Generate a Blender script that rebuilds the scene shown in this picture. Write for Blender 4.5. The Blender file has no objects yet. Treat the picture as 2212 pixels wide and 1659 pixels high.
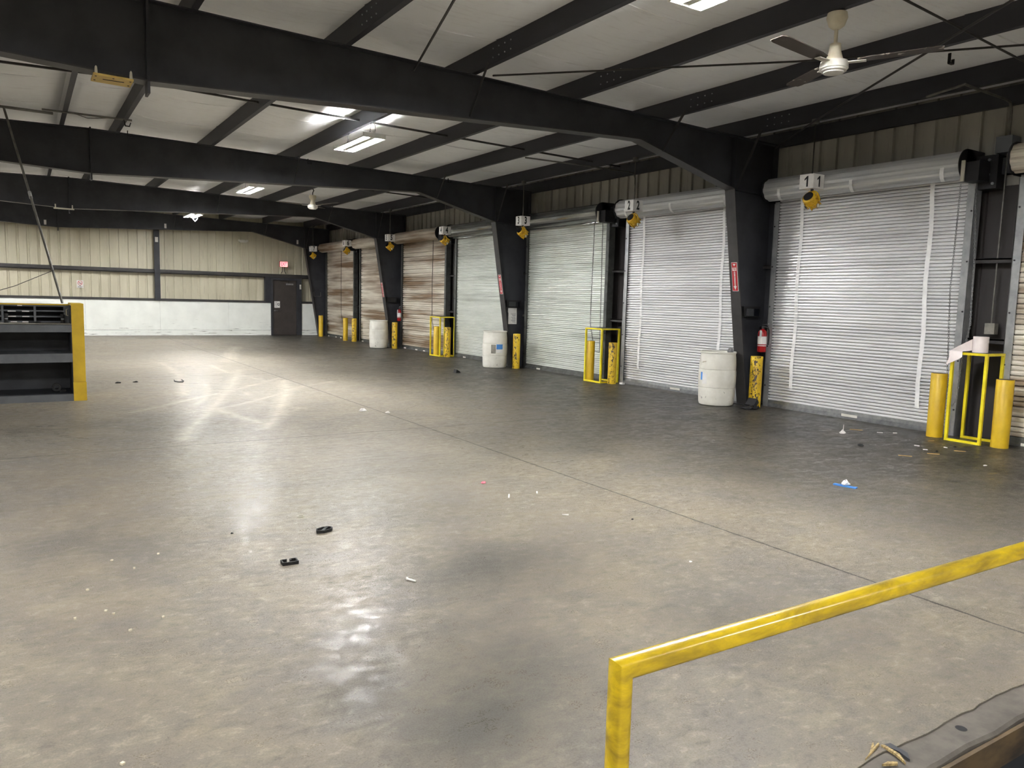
import bpy, math, random
import numpy as np
from mathutils import Vector, Matrix
random.seed(7)
S = bpy.context.scene
COL = S.collection
PI = math.pi

# ------------------------------------------------------------------ mesh building
class MB:
    """collects vertices and faces of one mesh"""
    def __init__(self):
        self.v, self.f = [], []
    def add(self, vs, fs):
        b = len(self.v)
        self.v += [tuple(p) for p in vs]
        self.f += [tuple(b + i for i in q) for q in fs]
        return self
    def box(self, x0, x1, y0, y1, z0, z1):
        return self.add([(x0,y0,z0),(x1,y0,z0),(x1,y1,z0),(x0,y1,z0),(x0,y0,z1),(x1,y0,z1),(x1,y1,z1),(x0,y1,z1)],
                        [(3,2,1,0),(4,5,6,7),(0,1,5,4),(1,2,6,5),(2,3,7,6),(3,0,4,7)])
    def obox(self, c, ax, ay, az):
        """box from centre and three half-axis vectors"""
        c, ax, ay, az = map(Vector, (c, ax, ay, az))
        vs = [c + sx*ax + sy*ay + sz*az for sz in (-1,1) for sx, sy in ((-1,-1),(1,-1),(1,1),(-1,1))]
        return self.add(vs, [(3,2,1,0),(4,5,6,7),(0,1,5,4),(1,2,6,5),(2,3,7,6),(3,0,4,7)])
    def bar(self, a, b, w, h, up=(0,0,1)):
        """rectangular bar from a to b, w across, h along up"""
        a, b = Vector(a), Vector(b)
        d = b - a; L = d.length; d.normalize()
        u = Vector(up)
        s = d.cross(u)
        if s.length < 1e-5: s = d.cross(Vector((1,0,0)))
        s.normalize(); u = s.cross(d).normalized()
        return self.obox((a+b)/2, d*L/2, s*w/2, u*h/2)
    def prism(self, pts, axis, a, b):
        """2-D outline (closed) extruded from a to b along axis 'x','y' or 'z'"""
        n = len(pts)
        def P(p, t):
            return {'x': (t,p[0],p[1]), 'y': (p[0],t,p[1]), 'z': (p[0],p[1],t)}[axis]
        vs = [P(p,a) for p in pts] + [P(p,b) for p in pts]
        fs = [(i,(i+1)%n,n+(i+1)%n,n+i) for i in range(n)] + [tuple(range(n-1,-1,-1)), tuple(range(n,2*n))]
        return self.add(vs, fs)
    def sheet(self, pts, axis, a, b):
        """open profile extruded from a to b"""
        n = len(pts)
        def P(p, t):
            return {'x': (t,p[0],p[1]), 'y': (p[0],t,p[1]), 'z': (p[0],p[1],t)}[axis]
        vs = [P(p,a) for p in pts] + [P(p,b) for p in pts]
        return self.add(vs, [(i,i+1,n+i+1,n+i) for i in range(n-1)])
    def tube(self, path, r, n=10, closed=False, caps=True):
        """round tube along a path with mitred corners"""
        P = [Vector(p) for p in path]; m = len(P)
        rr = r if isinstance(r, (list, tuple)) else [r]*m
        T = []
        for i in range(m):
            if closed: t = (P[(i+1)%m]-P[i]).normalized() + (P[i]-P[i-1]).normalized()
            elif i == 0: t = P[1]-P[0]
            elif i == m-1: t = P[-1]-P[-2]
            else: t = (P[i+1]-P[i]).normalized() + (P[i]-P[i-1]).normalized()
            T.append(t.normalized())
        ref = Vector((0,0,1)) if abs(T[0].z) < .9 else Vector((1,0,0))
        u = T[0].cross(ref).normalized()
        vs = []
        for i in range(m):
            if i: u = (u - T[i]*u.dot(T[i])).normalized()
            w = T[i].cross(u)
            seg = (P[i]-P[i-1]) if i else (P[1]-P[0])
            c = max(.35, abs(seg.normalized().dot(T[i])))
            # stretch the ring in the bend plane so the pipe keeps its width at a mitre
            bend = seg.normalized() - T[i]*seg.normalized().dot(T[i])
            bl = bend.length
            for k in range(n):
                a = 2*PI*k/n
                o = (u*math.cos(a) + w*math.sin(a))*rr[i]
                if bl > 1e-4 and 0 < i < m-1:
                    bn = bend/bl
                    o = o + bn*o.dot(bn)*(1/c-1)
                vs.append(P[i]+o)
        fs = []
        for i in range(m if closed else m-1):
            j = (i+1) % m
            for k in range(n):
                fs.append((i*n+k, i*n+(k+1)%n, j*n+(k+1)%n, j*n+k))
        if caps and not closed:
            fs += [tuple(range(n-1,-1,-1)), tuple((m-1)*n+k for k in range(n))]
        return self.add(vs, fs)
    def lathe(self, prof, c=(0,0,0), n=24, axis='z', caps=True):
        """profile of (radius, height) turned round an axis through c"""
        m = len(prof); vs = []
        for r, h in prof:
            for k in range(n):
                a = 2*PI*k/n; p = (r*math.cos(a), r*math.sin(a), h)
                if axis == 'y': p = (p[0], p[2], p[1])
                if axis == 'x': p = (p[2], p[0], p[1])
                vs.append((c[0]+p[0], c[1]+p[1], c[2]+p[2]))
        fs = [(i*n+k, i*n+(k+1)%n, (i+1)*n+(k+1)%n, (i+1)*n+k) for i in range(m-1) for k in range(n)]
        if caps:
            if prof[0][0] > 1e-6: fs.append(tuple(range(n-1,-1,-1)))
            if prof[-1][0] > 1e-6: fs.append(tuple((m-1)*n+k for k in range(n)))
        return self.add(vs, fs)
    def chain(self, pts, ll=.034, lw=.020, w=.0032):
        """links threaded along a polyline"""
        P = [Vector(p) for p in pts]; step = ll*.72; k = 0
        for a, b in zip(P, P[1:]):
            d = (b-a); L = d.length
            if L < 1e-6: continue
            d.normalize(); n = max(1, int(L/step))
            s = d.cross(Vector((0,0,1)))
            if s.length < .05: s = d.cross(Vector((1,0,0)))
            s.normalize(); t = d.cross(s)
            for i in range(n):
                c = a + d*(L*(i+.5)/n); q = s if k % 2 else t; k += 1
                ring = [c + d*(ll/2*math.cos(x)) + q*(lw/2*math.sin(x)) for x in [2*PI*j/8 for j in range(8)]]
                self.tube(ring, w, 4, closed=True)
        return self
    def obj(self, name, mat, parent=None, smooth=0, loc=None):
        me = bpy.data.meshes.new(name)
        me.from_pydata(self.v, [], self.f); me.validate(); me.update()
        if mat is not None: me.materials.append(mat)
        if smooth:
            me.shade_smooth(); me.set_sharp_from_angle(angle=math.radians(smooth))
        o = bpy.data.objects.new(name, me); COL.objects.link(o)
        if parent is not None: o.parent = parent
        if loc is not None: o.location = loc
        return o

def tag(o, label=None, cat=None, group=None, kind=None):
    if label: o['label'] = label
    if cat: o['category'] = cat
    if group: o['group'] = group
    if kind: o['kind'] = kind
    return o
def empty(name, loc, label, cat, group=None, kind=None, rz=0):
    o = bpy.data.objects.new(name, None); COL.objects.link(o)
    o.location = loc; o.rotation_euler = (0,0,rz); o.empty_display_size = .1
    return tag(o, label, cat, group, kind)
def dup(o, parent=None):
    c = o.copy(); COL.objects.link(c)
    if parent is not None: c.parent = parent
    for ch in list(o.children): dup(ch, c)
    return c
def text(s, name, mat, size, parent=None, loc=(0,0,0), rot=(0,0,0), sx=1.0, bold=0.0, ext=.0008, align='CENTER'):
    cu = bpy.data.curves.new(name, 'FONT'); cu.body = s; cu.size = size; cu.extrude = ext; cu.offset = bold
    cu.align_x = align; cu.align_y = 'CENTER'; cu.resolution_u = 4
    tmp = bpy.data.objects.new('tmp', cu); COL.objects.link(tmp)
    dg = bpy.context.evaluated_depsgraph_get(); dg.update()
    me = bpy.data.meshes.new_from_object(tmp.evaluated_get(dg))
    bpy.data.objects.remove(tmp); me.materials.clear(); me.materials.append(mat)
    o = bpy.data.objects.new(name, me); COL.objects.link(o)
    o.parent = parent; o.location = loc; o.rotation_euler = rot; o.scale = (sx,1,1)
    return o

# ------------------------------------------------------------------ materials
def srgb(r, g, b):
    f = lambda c: (c/12.92 if c <= .04045 else ((c+.055)/1.055)**2.4)
    return (f(r/255), f(g/255), f(b/255), 1)
class NT:
    def __init__(self, name):
        self.m = bpy.data.materials.new(name); self.m.use_nodes = True
        self.t = self.m.node_tree; self.b = self.t.nodes['Principled BSDF']
    def n(self, typ, **kw):
        x = self.t.nodes.new(typ)
        for k, v in kw.items(): setattr(x, k, v)
        return x
    def l(self, a, b): self.t.links.new(a, b)
    def put(self, sock, v):
        if hasattr(v, 'is_linked') or isinstance(v, bpy.types.NodeSocket): self.l(v, sock)
        else: sock.default_value = v
    def math(self, op, a, b=0.0, c=None, clamp=False):
        x = self.n('ShaderNodeMath', operation=op, use_clamp=clamp)
        self.put(x.inputs[0], a); self.put(x.inputs[1], b)
        if c is not None: self.put(x.inputs[2], c)
        return x.outputs[0]
    def coord(self, which='Object', scale=(1,1,1), rnd=False, rot=(0,0,0)):
        if which == 'pos': o = self.n('ShaderNodeNewGeometry').outputs['Position']
        else: o = self.n('ShaderNodeTexCoord').outputs[which]
        mp = self.n('ShaderNodeMapping'); mp.inputs['Scale'].default_value = scale; mp.inputs['Rotation'].default_value = rot
        self.l(o, mp.inputs['Vector'])
        if rnd:
            oi = self.n('ShaderNodeObjectInfo')
            r = self.math('MULTIPLY', oi.outputs['Random'], 37.0)
            cx = self.n('ShaderNodeCombineXYZ'); self.l(r, cx.inputs[0]); self.l(r, cx.inputs[1]); self.l(r, cx.inputs[2])
            self.l(cx.outputs[0], mp.inputs['Location'])
        return mp.outputs[0]
    def noise(self, vec, scale=5, detail=6, rough=.6, dist=0):
        x = self.n('ShaderNodeTexNoise'); x.inputs['Scale'].default_value = scale; x.inputs['Detail'].default_value = detail
        x.inputs['Roughness'].default_value = rough; x.inputs['Distortion'].default_value = dist
        self.l(vec, x.inputs['Vector']); return x.outputs[0]
    def ramp(self, fac, lo, hi):
        x = self.n('ShaderNodeMapRange'); x.inputs[1].default_value = lo; x.inputs[2].default_value = hi
        self.l(fac, x.inputs[0]); return x.outputs[0]
    def mix(self, fac, a, b):
        x = self.n('ShaderNodeMix', data_type='RGBA')
        self.put(x.inputs[0], fac); self.put(x.inputs[6], a); self.put(x.inputs[7], b)
        return x.outputs[2]
    def bump(self, h, strength=.3, dist=.01):
        x = self.n('ShaderNodeBump'); x.inputs['Strength'].default_value = strength; x.inputs['Distance'].default_value = dist
        self.l(h, x.inputs['Height']); self.l(x.outputs[0], self.b.inputs['Normal'])
    def sep(self, vec):
        x = self.n('ShaderNodeSeparateXYZ'); self.l(vec, x.inputs[0]); return x.outputs

def M(name, col, rough=.5, metal=0.0, col2=None, scale=4, stretch=(1,1,1), lo=.4, hi=.7, bump=0, spec=.5, detail=6, rvar=0):
    t = NT(name); b = t.b
    b.inputs['Metallic'].default_value = metal; b.inputs['Specular IOR Level'].default_value = spec
    v = t.coord('Object', stretch, rnd=True)
    nz = t.noise(v, scale, detail)
    c2 = col2 if col2 else tuple(x*.8 for x in col[:3]) + (1,)
    t.l(t.mix(t.ramp(nz, lo, hi), col, c2), b.inputs['Base Color'])
    b.inputs['Roughness'].default_value = rough
    if rvar: t.l(t.math('ADD', t.math('MULTIPLY', nz, rvar), rough - rvar/2), b.inputs['Roughness'])
    if bump: t.bump(nz, bump)
    return t.m
def glow(name, col, strength):
    t = NT(name); t.b.inputs['Base Color'].default_value = (col[0]*.8, col[1]*.8, col[2]*.8, 1)
    t.b.inputs['Emission Color'].default_value = (*col[:3], 1); t.b.inputs['Emission Strength'].default_value = strength
    return t.m

BLK = M('black_steel_paint', srgb(56,57,62), .55, 0, srgb(40,41,46), 2.0, spec=.35)
BLKF = M('flange_paint', srgb(62,60,60), .5, 0, srgb(46,45,46), 3, spec=.4)
PURL = M('purlin_paint', srgb(54,54,60), .5, 0, srgb(38,38,44), 1.5, (1,.2,1), spec=.4)
DARK = M('dark_metal', srgb(34,34,38), .5, .2, srgb(20,20,22), 5)
RUB = M('black_rubber', srgb(22,22,23), .6, 0, srgb(14,14,15), 8)
GALV = M('galvanised_steel', srgb(168,170,172), .35, .75, srgb(130,133,137), 12, lo=.35, hi=.75)
GUIDE_L = M('bright_guide_steel', srgb(178,180,182), .4, .6, srgb(150,153,156), 6)
GUIDE_D = M('dull_guide_steel', srgb(98,100,98), .5, .4, srgb(70,72,70), 6)
HOOD = M('galvanised_hood', srgb(150,152,150), .22, .85, srgb(120,122,120), 3, (1,.2,1))
BARREL = M('galvanised_coil', srgb(216,217,218), .30, .35, srgb(178,180,183), 2.2, (1,.15,6))
WHITE = M('white_paint', srgb(226,224,216), .5, 0, srgb(205,202,192), 6)
PAPER = M('white_paper', srgb(232,230,228), .7, 0, srgb(215,212,210), 8)
INK = M('black_ink', srgb(16,16,22), .6)
STRAP = M('white_strap', srgb(246,246,246), .6, 0, srgb(232,232,234), 9)
CREAM = M('cream_enamel', srgb(224,216,196), .35, 0, srgb(206,196,172), 7)
CONDUIT = M('grey_conduit', srgb(112,110,104), .45, .5, srgb(84,82,78), 8)
RODM = M('dark_rod', srgb(58,56,54), .5, .3, srgb(40,39,38), 8)
GREY = M('grey_paint', srgb(98,101,106), .5, 0, srgb(78,81,86), 4, lo=.45, hi=.75)
GREYT = M('worn_grey_top', srgb(150,146,136), .55, 0, srgb(110,108,102), 6)
INNER = M('dark_grey_paint', srgb(52,54,60), .6, 0, srgb(38,40,46), 4)
RED = M('red_enamel', srgb(176,26,32), .3, 0, srgb(150,18,24), 5)
REDS = M('sign_red', srgb(196,32,42), .5)
BLUE = M('blue_tape', srgb(74,140,214), .5, 0, srgb(58,120,196), 6)
LENS = M('dark_lens', srgb(22,24,30), .12)
PINK = M('pink_plastic', srgb(232,120,140), .5)
WOOD = M('raw_wood', srgb(190,160,104), .7, 0, srgb(146,116,70), 14, (1,8,1))
SPLT = M('pale_splinter', srgb(188,166,116), .8, 0, srgb(112,92,62), 40, (1,4,1))
BOARD = M('yellow_board', srgb(204,176,96), .6, 0, srgb(182,150,78), 9, (1,3,1))
PLAST = M('tan_plastic', srgb(200,196,180), .5)
ROLLP = M('pale_film_roll', srgb(236,226,224), .45, 0, srgb(222,210,208), 4)
FOIL = M('crumpled_film', srgb(150,150,152), .3, .3, srgb(90,90,94), 12)
CURB = M('curb_concrete', srgb(98,92,85), .7, 0, srgb(74,69,64), 9, bump=.3)
CURBF = M('rusty_edge', srgb(96,78,54), .7, 0, srgb(50,42,34), 5, (1,1,3))
PIT = M('pit_concrete', srgb(40,42,46), .8)
DOORP = M('dark_door_paint', srgb(62,56,54), .5, 0, srgb(52,47,45), 3)
BLADE = M('dirty_fan_blade', srgb(74,66,60), .6, 0, srgb(206,200,188), 9, (1.2,1,1), lo=.62, hi=.68)
LAMPW = M('lamp_enamel', srgb(235,235,230), .35)
TUBE = glow('lit_tube', (1.0, .998, .985), 410.0)
EXITG = glow('exit_red_glow', (1.0, .03, .05), 2.2)
EXITW = glow('exit_pale_glow', (1.0, .42, .40), 1.0)

def chipped(name, base, base2, chip, side=True, amount=.57):
    t = NT(name); b = t.b
    v = t.coord('Object', (1,1,1), rnd=True)
    n1 = t.noise(v, 3, 5); n2 = t.noise(t.coord('Object', (1,1,.55), rnd=True), 26, 5, .7, .4)
    p = t.sep(t.n('ShaderNodeTexCoord').outputs['Object'])
    if side:   # wear band where trailers and pallets rub, on the aisle side
        w = t.ramp(t.math('SUBTRACT', t.math('MULTIPLY', p[1], -.55), t.math('MULTIPLY', p[0], .75)), .02, .095)
        big = t.noise(t.coord('Object', (1,1,1), rnd=True), 5, 3)
        m = t.math('ADD', n2, t.math('MULTIPLY', t.math('MULTIPLY', w, big), .24))
    else: m = n2
    chips = t.ramp(m, amount+.055, amount+.075)
    c = t.mix(t.ramp(n1, .4, .7), base, base2)
    t.l(t.mix(chips, c, chip), b.inputs['Base Color'])
    b.inputs['Roughness'].default_value = .45
    t.bump(t.math('MULTIPLY', chips, -1), .4, .003)
    return t.m
YEL = chipped('chipped_yellow_paint', srgb(222,186,30), srgb(196,158,22), srgb(48,34,20))
YELW = chipped('worn_yellow_paint', srgb(216,180,34), srgb(190,154,26), srgb(60,44,24), side=False, amount=.66)
YELS = M('bright_yellow_paint', srgb(240,224,40), .45, 0, srgb(214,190,34), 5)
YELP = M('yellow_plastic', srgb(214,170,28), .45, 0, srgb(160,118,18), 14, lo=.5, hi=.62)
def rail_mat():
    t = NT('yellow_rail_paint'); b = t.b
    v = t.coord('Object', (1,1,1))
    n1 = t.noise(t.coord('Object', (2,6,6)), 3.2, 6, .65, .5); n2 = t.noise(v, 60, 4)
    c = t.mix(t.ramp(n1, .40, .66), srgb(210,180,28), srgb(146,122,36))
    c = t.mix(t.ramp(n2, .72, .76), c, srgb(60,46,26))
    t.l(c, b.inputs['Base Color']); b.inputs['Roughness'].default_value = .28
    t.bump(n1, .25, .002)
    return t.m
RAIL = rail_mat()

def curtain_mat(name, base, base2, dirt, dlo, dhi, rough, metal, streak=True):
    t = NT(name); b = t.b
    v = t.coord('Object', (1,.10,6), rnd=True)
    n1 = t.noise(v, 2.2, 5, .6)
    n2 = t.noise(t.coord('Object', (1,.12,1.3), rnd=True), 2.0, 3)
    n3 = t.noise(t.coord('Object', (1,.25,1.5), rnd=True), 5, 3)
    c = t.mix(t.ramp(n3, .3, .75), base, base2)
    d = t.math('ADD', t.math('MULTIPLY', n1, .35), t.math('MULTIPLY', n2, .75))
    t.l(t.mix(t.ramp(d, dlo, dhi), c, dirt), b.inputs['Base Color'])
    b.inputs['Metallic'].default_value = metal; b.inputs['Roughness'].default_value = rough
    return t.m
CUR_A = curtain_mat('bright_slats', srgb(234,234,236), srgb(222,223,226), srgb(196,196,200), .56, .8, .34, .25)
CUR_B = curtain_mat('aged_slats', srgb(230,234,228), srgb(208,214,206), srgb(160,165,156), .56, .76, .4, .2)
CUR_C = curtain_mat('stained_slats', srgb(228,223,210), srgb(208,198,182), srgb(130,107,82), .48, .64, .5, .1)

def ceiling_mat():
    t = NT('ceiling_vinyl'); b = t.b
    n1 = t.noise(t.coord('pos', (.8,.35,1)), 1.2, 5, .6)
    n2 = t.noise(t.coord('pos', (2.5,1.2,1)), 3, 6, .7, .6)
    n3 = t.noise(t.coord('pos', (1.2,7,1)), 2.2, 3)
    c = t.mix(t.ramp(n1, .35, .75), srgb(240,242,244), srgb(226,228,230))
    c = t.mix(t.math('MULTIPLY', t.ramp(n2, .70, .80), .55), c, srgb(118,100,80))
    c = t.mix(t.math('MULTIPLY', t.ramp(n3, .55, .8), .2), c, srgb(140,130,118))
    t.l(c, b.inputs['Base Color']); b.inputs['Roughness'].default_value = .6
    t.bump(n3, .25, .02)
    return t.m
CEIL = ceiling_mat()
def wall_mat(name, c1, c2, stain):
    t = NT(name); b = t.b
    n1 = t.noise(t.coord('pos', (1,1,.25)), 2.0, 5)
    n2 = t.noise(t.coord('pos', (5,5,.5)), 3.0, 5, .65)
    c = t.mix(t.ramp(n1, .35, .7), c1, c2)
    c = t.mix(t.math('MULTIPLY', t.ramp(n2, .58, .78), .6), c, stain)
    t.l(c, b.inputs['Base Color']); b.inputs['Roughness'].default_value = .5
    return t.m
CORR = wall_mat('cream_corrugated', srgb(204,198,176), srgb(188,182,160), srgb(140,131,108))
CORRD = wall_mat('grimy_corrugated', srgb(172,169,160), srgb(150,147,139), srgb(92,88,80))
LINER = wall_mat('dark_liner', srgb(62,58,58), srgb(52,49,49), srgb(40,38,38))
def wainscot_mat():
    t = NT('white_plywood'); b = t.b
    n1 = t.noise(t.coord('pos', (1,1,1)), 1.6, 5)
    n2 = t.noise(t.coord('pos', (.55,1,9)), 3.2, 6, .7)
    n3 = t.noise(t.coord('pos', (3,1,3)), 7, 6, .75)
    p = t.sep(t.n('ShaderNodeNewGeometry').outputs['Position'])
    low = t.ramp(p[2], .75, .1)
    c = t.mix(t.ramp(n1, .35, .7), srgb(240,243,238), srgb(228,231,226))
    c = t.mix(t.ramp(t.math('ADD', n2, t.math('MULTIPLY', low, .12)), .70, .76), c, srgb(92,88,80))
    c = t.mix(t.math('MULTIPLY', t.ramp(n3, .66, .74), .5), c, srgb(130,126,116))
    t.l(c, b.inputs['Base Color']); b.inputs['Roughness'].default_value = .5
    return t.m
WAINS = wainscot_mat()
def drum_mat():
    t = NT('white_drum_plastic'); b = t.b
    n1 = t.noise(t.coord('Object', (1,1,1), rnd=True), 3.5, 6)
    n2 = t.noise(t.coord('Object', (1,1,.7), rnd=True), 22, 5, .7)
    p = t.sep(t.n('ShaderNodeTexCoord').outputs['Object'])
    low = t.ramp(p[2], .5, .1)
    c = t.mix(t.ramp(n1, .35, .75), srgb(232,230,222), srgb(206,203,192))
    c = t.mix(t.math('MULTIPLY', t.ramp(t.math('ADD', n2, t.math('MULTIPLY', low, .07)), .68, .75), .8), c, srgb(70,66,60))
    t.l(c, b.inputs['Base Color']); b.inputs['Roughness'].default_value = .42
    return t.m
DRUM = drum_mat()

def floor_mat():
    t = NT('worn_concrete'); b = t.b
    P = t.n('ShaderNodeNewGeometry').outputs['Position']
    xyz = t.sep(P)
    n_big = t.noise(t.coord('pos', (.55,.55,1)), 1.0, 5, .6)
    n_cloud = t.noise(t.coord('pos', (1,1.0,1), rot=(0,0,.5)), 1.7, 7, .62, .5)
    n_mid = t.noise(t.coord('pos', (1,1.9,1), rot=(0,0,.35)), 3.6, 8, .66, .4)
    n_fine = t.noise(t.coord('pos', (1,1,1)), 70, 5, .8)
    n_str = t.noise(t.coord('pos', (.5,3.2,1), rot=(0,0,.25)), 4.5, 6, .7, .3)
    n_scr = t.noise(t.coord('pos', (13,1.2,1), rot=(0,0,1.0)), 5, 3, .6)
    n_scr2 = t.noise(t.coord('pos', (15,1.4,1), rot=(0,0,-.35)), 5, 3, .6)
    n_mot = t.noise(t.coord('pos', (1,1.35,1), rot=(0,0,.4)), 11, 7, .76, .3)
    n_pit = t.noise(t.coord('pos', (1,1,1)), 130, 2, .6)
    c = t.mix(t.ramp(n_cloud, .36, .66), srgb(126,117,103), srgb(110,104,97))
    c = t.mix(t.math('MULTIPLY', t.ramp(n_mid, .50, .72), .6), c, srgb(146,138,119))
    c = t.mix(t.math('MULTIPLY', t.ramp(n_big, .5, .68), .5), c, srgb(100,97,94))
    c = t.mix(t.math('MULTIPLY', t.ramp(n_str, .54, .74), .55), c, srgb(94,88,81))
    c = t.mix(t.math('MULTIPLY', t.ramp(n_fine, .56, .72), .5), c, srgb(78,73,68))
    c = t.mix(t.math('MULTIPLY', t.ramp(n_fine, .40, .30), .45), c, srgb(190,182,166))
    c = t.mix(t.math('MULTIPLY', t.ramp(n_mot, .53, .66), .55), c, srgb(84,79,73))
    c = t.mix(t.math('MULTIPLY', t.ramp(n_mot, .45, .33), .5), c, srgb(168,160,141))
    c = t.mix(t.math('MULTIPLY', t.ramp(n_scr, .73, .77), .7), c, srgb(56,52,49))
    c = t.mix(t.math('MULTIPLY', t.ramp(n_scr2, .74, .78), .7), c, srgb(60,56,52))
    # darker towards the doors, tyre scuffs baked from drawn paths, plus a painted glare sheen
    at = t.n('ShaderNodeAttribute', attribute_name='scuff_sheen')
    at2 = t.n('ShaderNodeAttribute', attribute_name='edge_tone')
    sc = t.math('MULTIPLY', at.outputs['Fac'], t.math('ADD', .45, t.math('MULTIPLY', t.ramp(n_str, .35, .6), .55)))
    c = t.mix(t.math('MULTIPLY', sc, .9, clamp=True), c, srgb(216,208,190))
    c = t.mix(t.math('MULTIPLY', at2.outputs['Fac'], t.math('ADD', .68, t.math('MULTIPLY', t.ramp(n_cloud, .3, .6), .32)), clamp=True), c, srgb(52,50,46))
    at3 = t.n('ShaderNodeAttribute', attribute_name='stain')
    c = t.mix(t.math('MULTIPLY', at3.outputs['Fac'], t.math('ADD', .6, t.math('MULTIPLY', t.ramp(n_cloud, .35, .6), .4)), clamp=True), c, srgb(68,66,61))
    # saw-cut joints along the column lines
    wob = t.math('MULTIPLY', t.math('SUBTRACT', t.noise(t.coord('pos', (1,1,1)), 6, 5), .5), .035)
    jx = t.math('ABSOLUTE', t.math('ADD', t.math('SUBTRACT', xyz[0], 4.315), wob))
    jy = None
    for y0 in (8.73, 16.05, 23.37, 1.41):
        d = t.math('ABSOLUTE', t.math('ADD', t.math('SUBTRACT', xyz[1], y0), wob))
        jy = d if jy is None else t.math('MINIMUM', jy, d)
    j = t.math('MINIMUM', jx, jy)
    jm = t.ramp(j, .011, .006)
    c = t.mix(t.math('MULTIPLY', jm, .85), c, srgb(30,27,25))
    # hairline crack from the long joint towards the doors
    ck = t.math('SUBTRACT', xyz[1], t.math('ADD', 12.04, t.math('MULTIPLY', t.math('SUBTRACT', xyz[0], 4.35), .138)))
    cw = t.math('MULTIPLY', t.math('SUBTRACT', t.noise(t.coord('pos', (1,1,1)), 2.2, 6, .7), .5), .5)
    ck = t.math('ABSOLUTE', t.math('ADD', ck, cw))
    cm = t.math('MULTIPLY', t.ramp(ck, .010, .004), t.math('MULTIPLY', t.ramp(xyz[0], 4.33, 4.4), t.ramp(xyz[0], 7.0, 6.4)))
    c = t.mix(t.math('MULTIPLY', cm, .7), c, srgb(40,37,34))
    t.l(c, b.inputs['Base Color'])
    rp = t.math('ADD', t.math('MULTIPLY', t.ramp(n_big, .36, .64), .06), t.math('MULTIPLY', t.ramp(n_mid, .40, .58), .14))
    r = t.math('ADD', rp, t.math('MULTIPLY', t.ramp(n_mot, .44, .54), .11))
    r = t.math('ADD', r, t.math('MULTIPLY', t.ramp(n_pit, .47, .55), .26))
    r = t.math('ADD', r, .20)
    t.l(r, b.inputs['Roughness'])
    b.inputs['Specular IOR Level'].default_value = .31
    h = t.math('SUBTRACT', n_fine, t.math('MULTIPLY', jm, 2.0))
    t.bump(h, .06, .003)
    return t.m
FLOORM = floor_mat()

# ------------------------------------------------------------------ key dimensions
RIDGE = 1.15
WALLX, CURX = 10.72, 10.47
LEFTX = 2*RIDGE - WALLX
ENDY = 31.38
FRY = [8.73 + 7.322*i for i in range(4)]
def ztop(x): return 4.50 - .0214*abs(x-RIDGE)          # top of the rafters = underside of the purlins
PURX = [9.76, 8.135, 6.51, 4.88, 3.25, 1.624]

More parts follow.
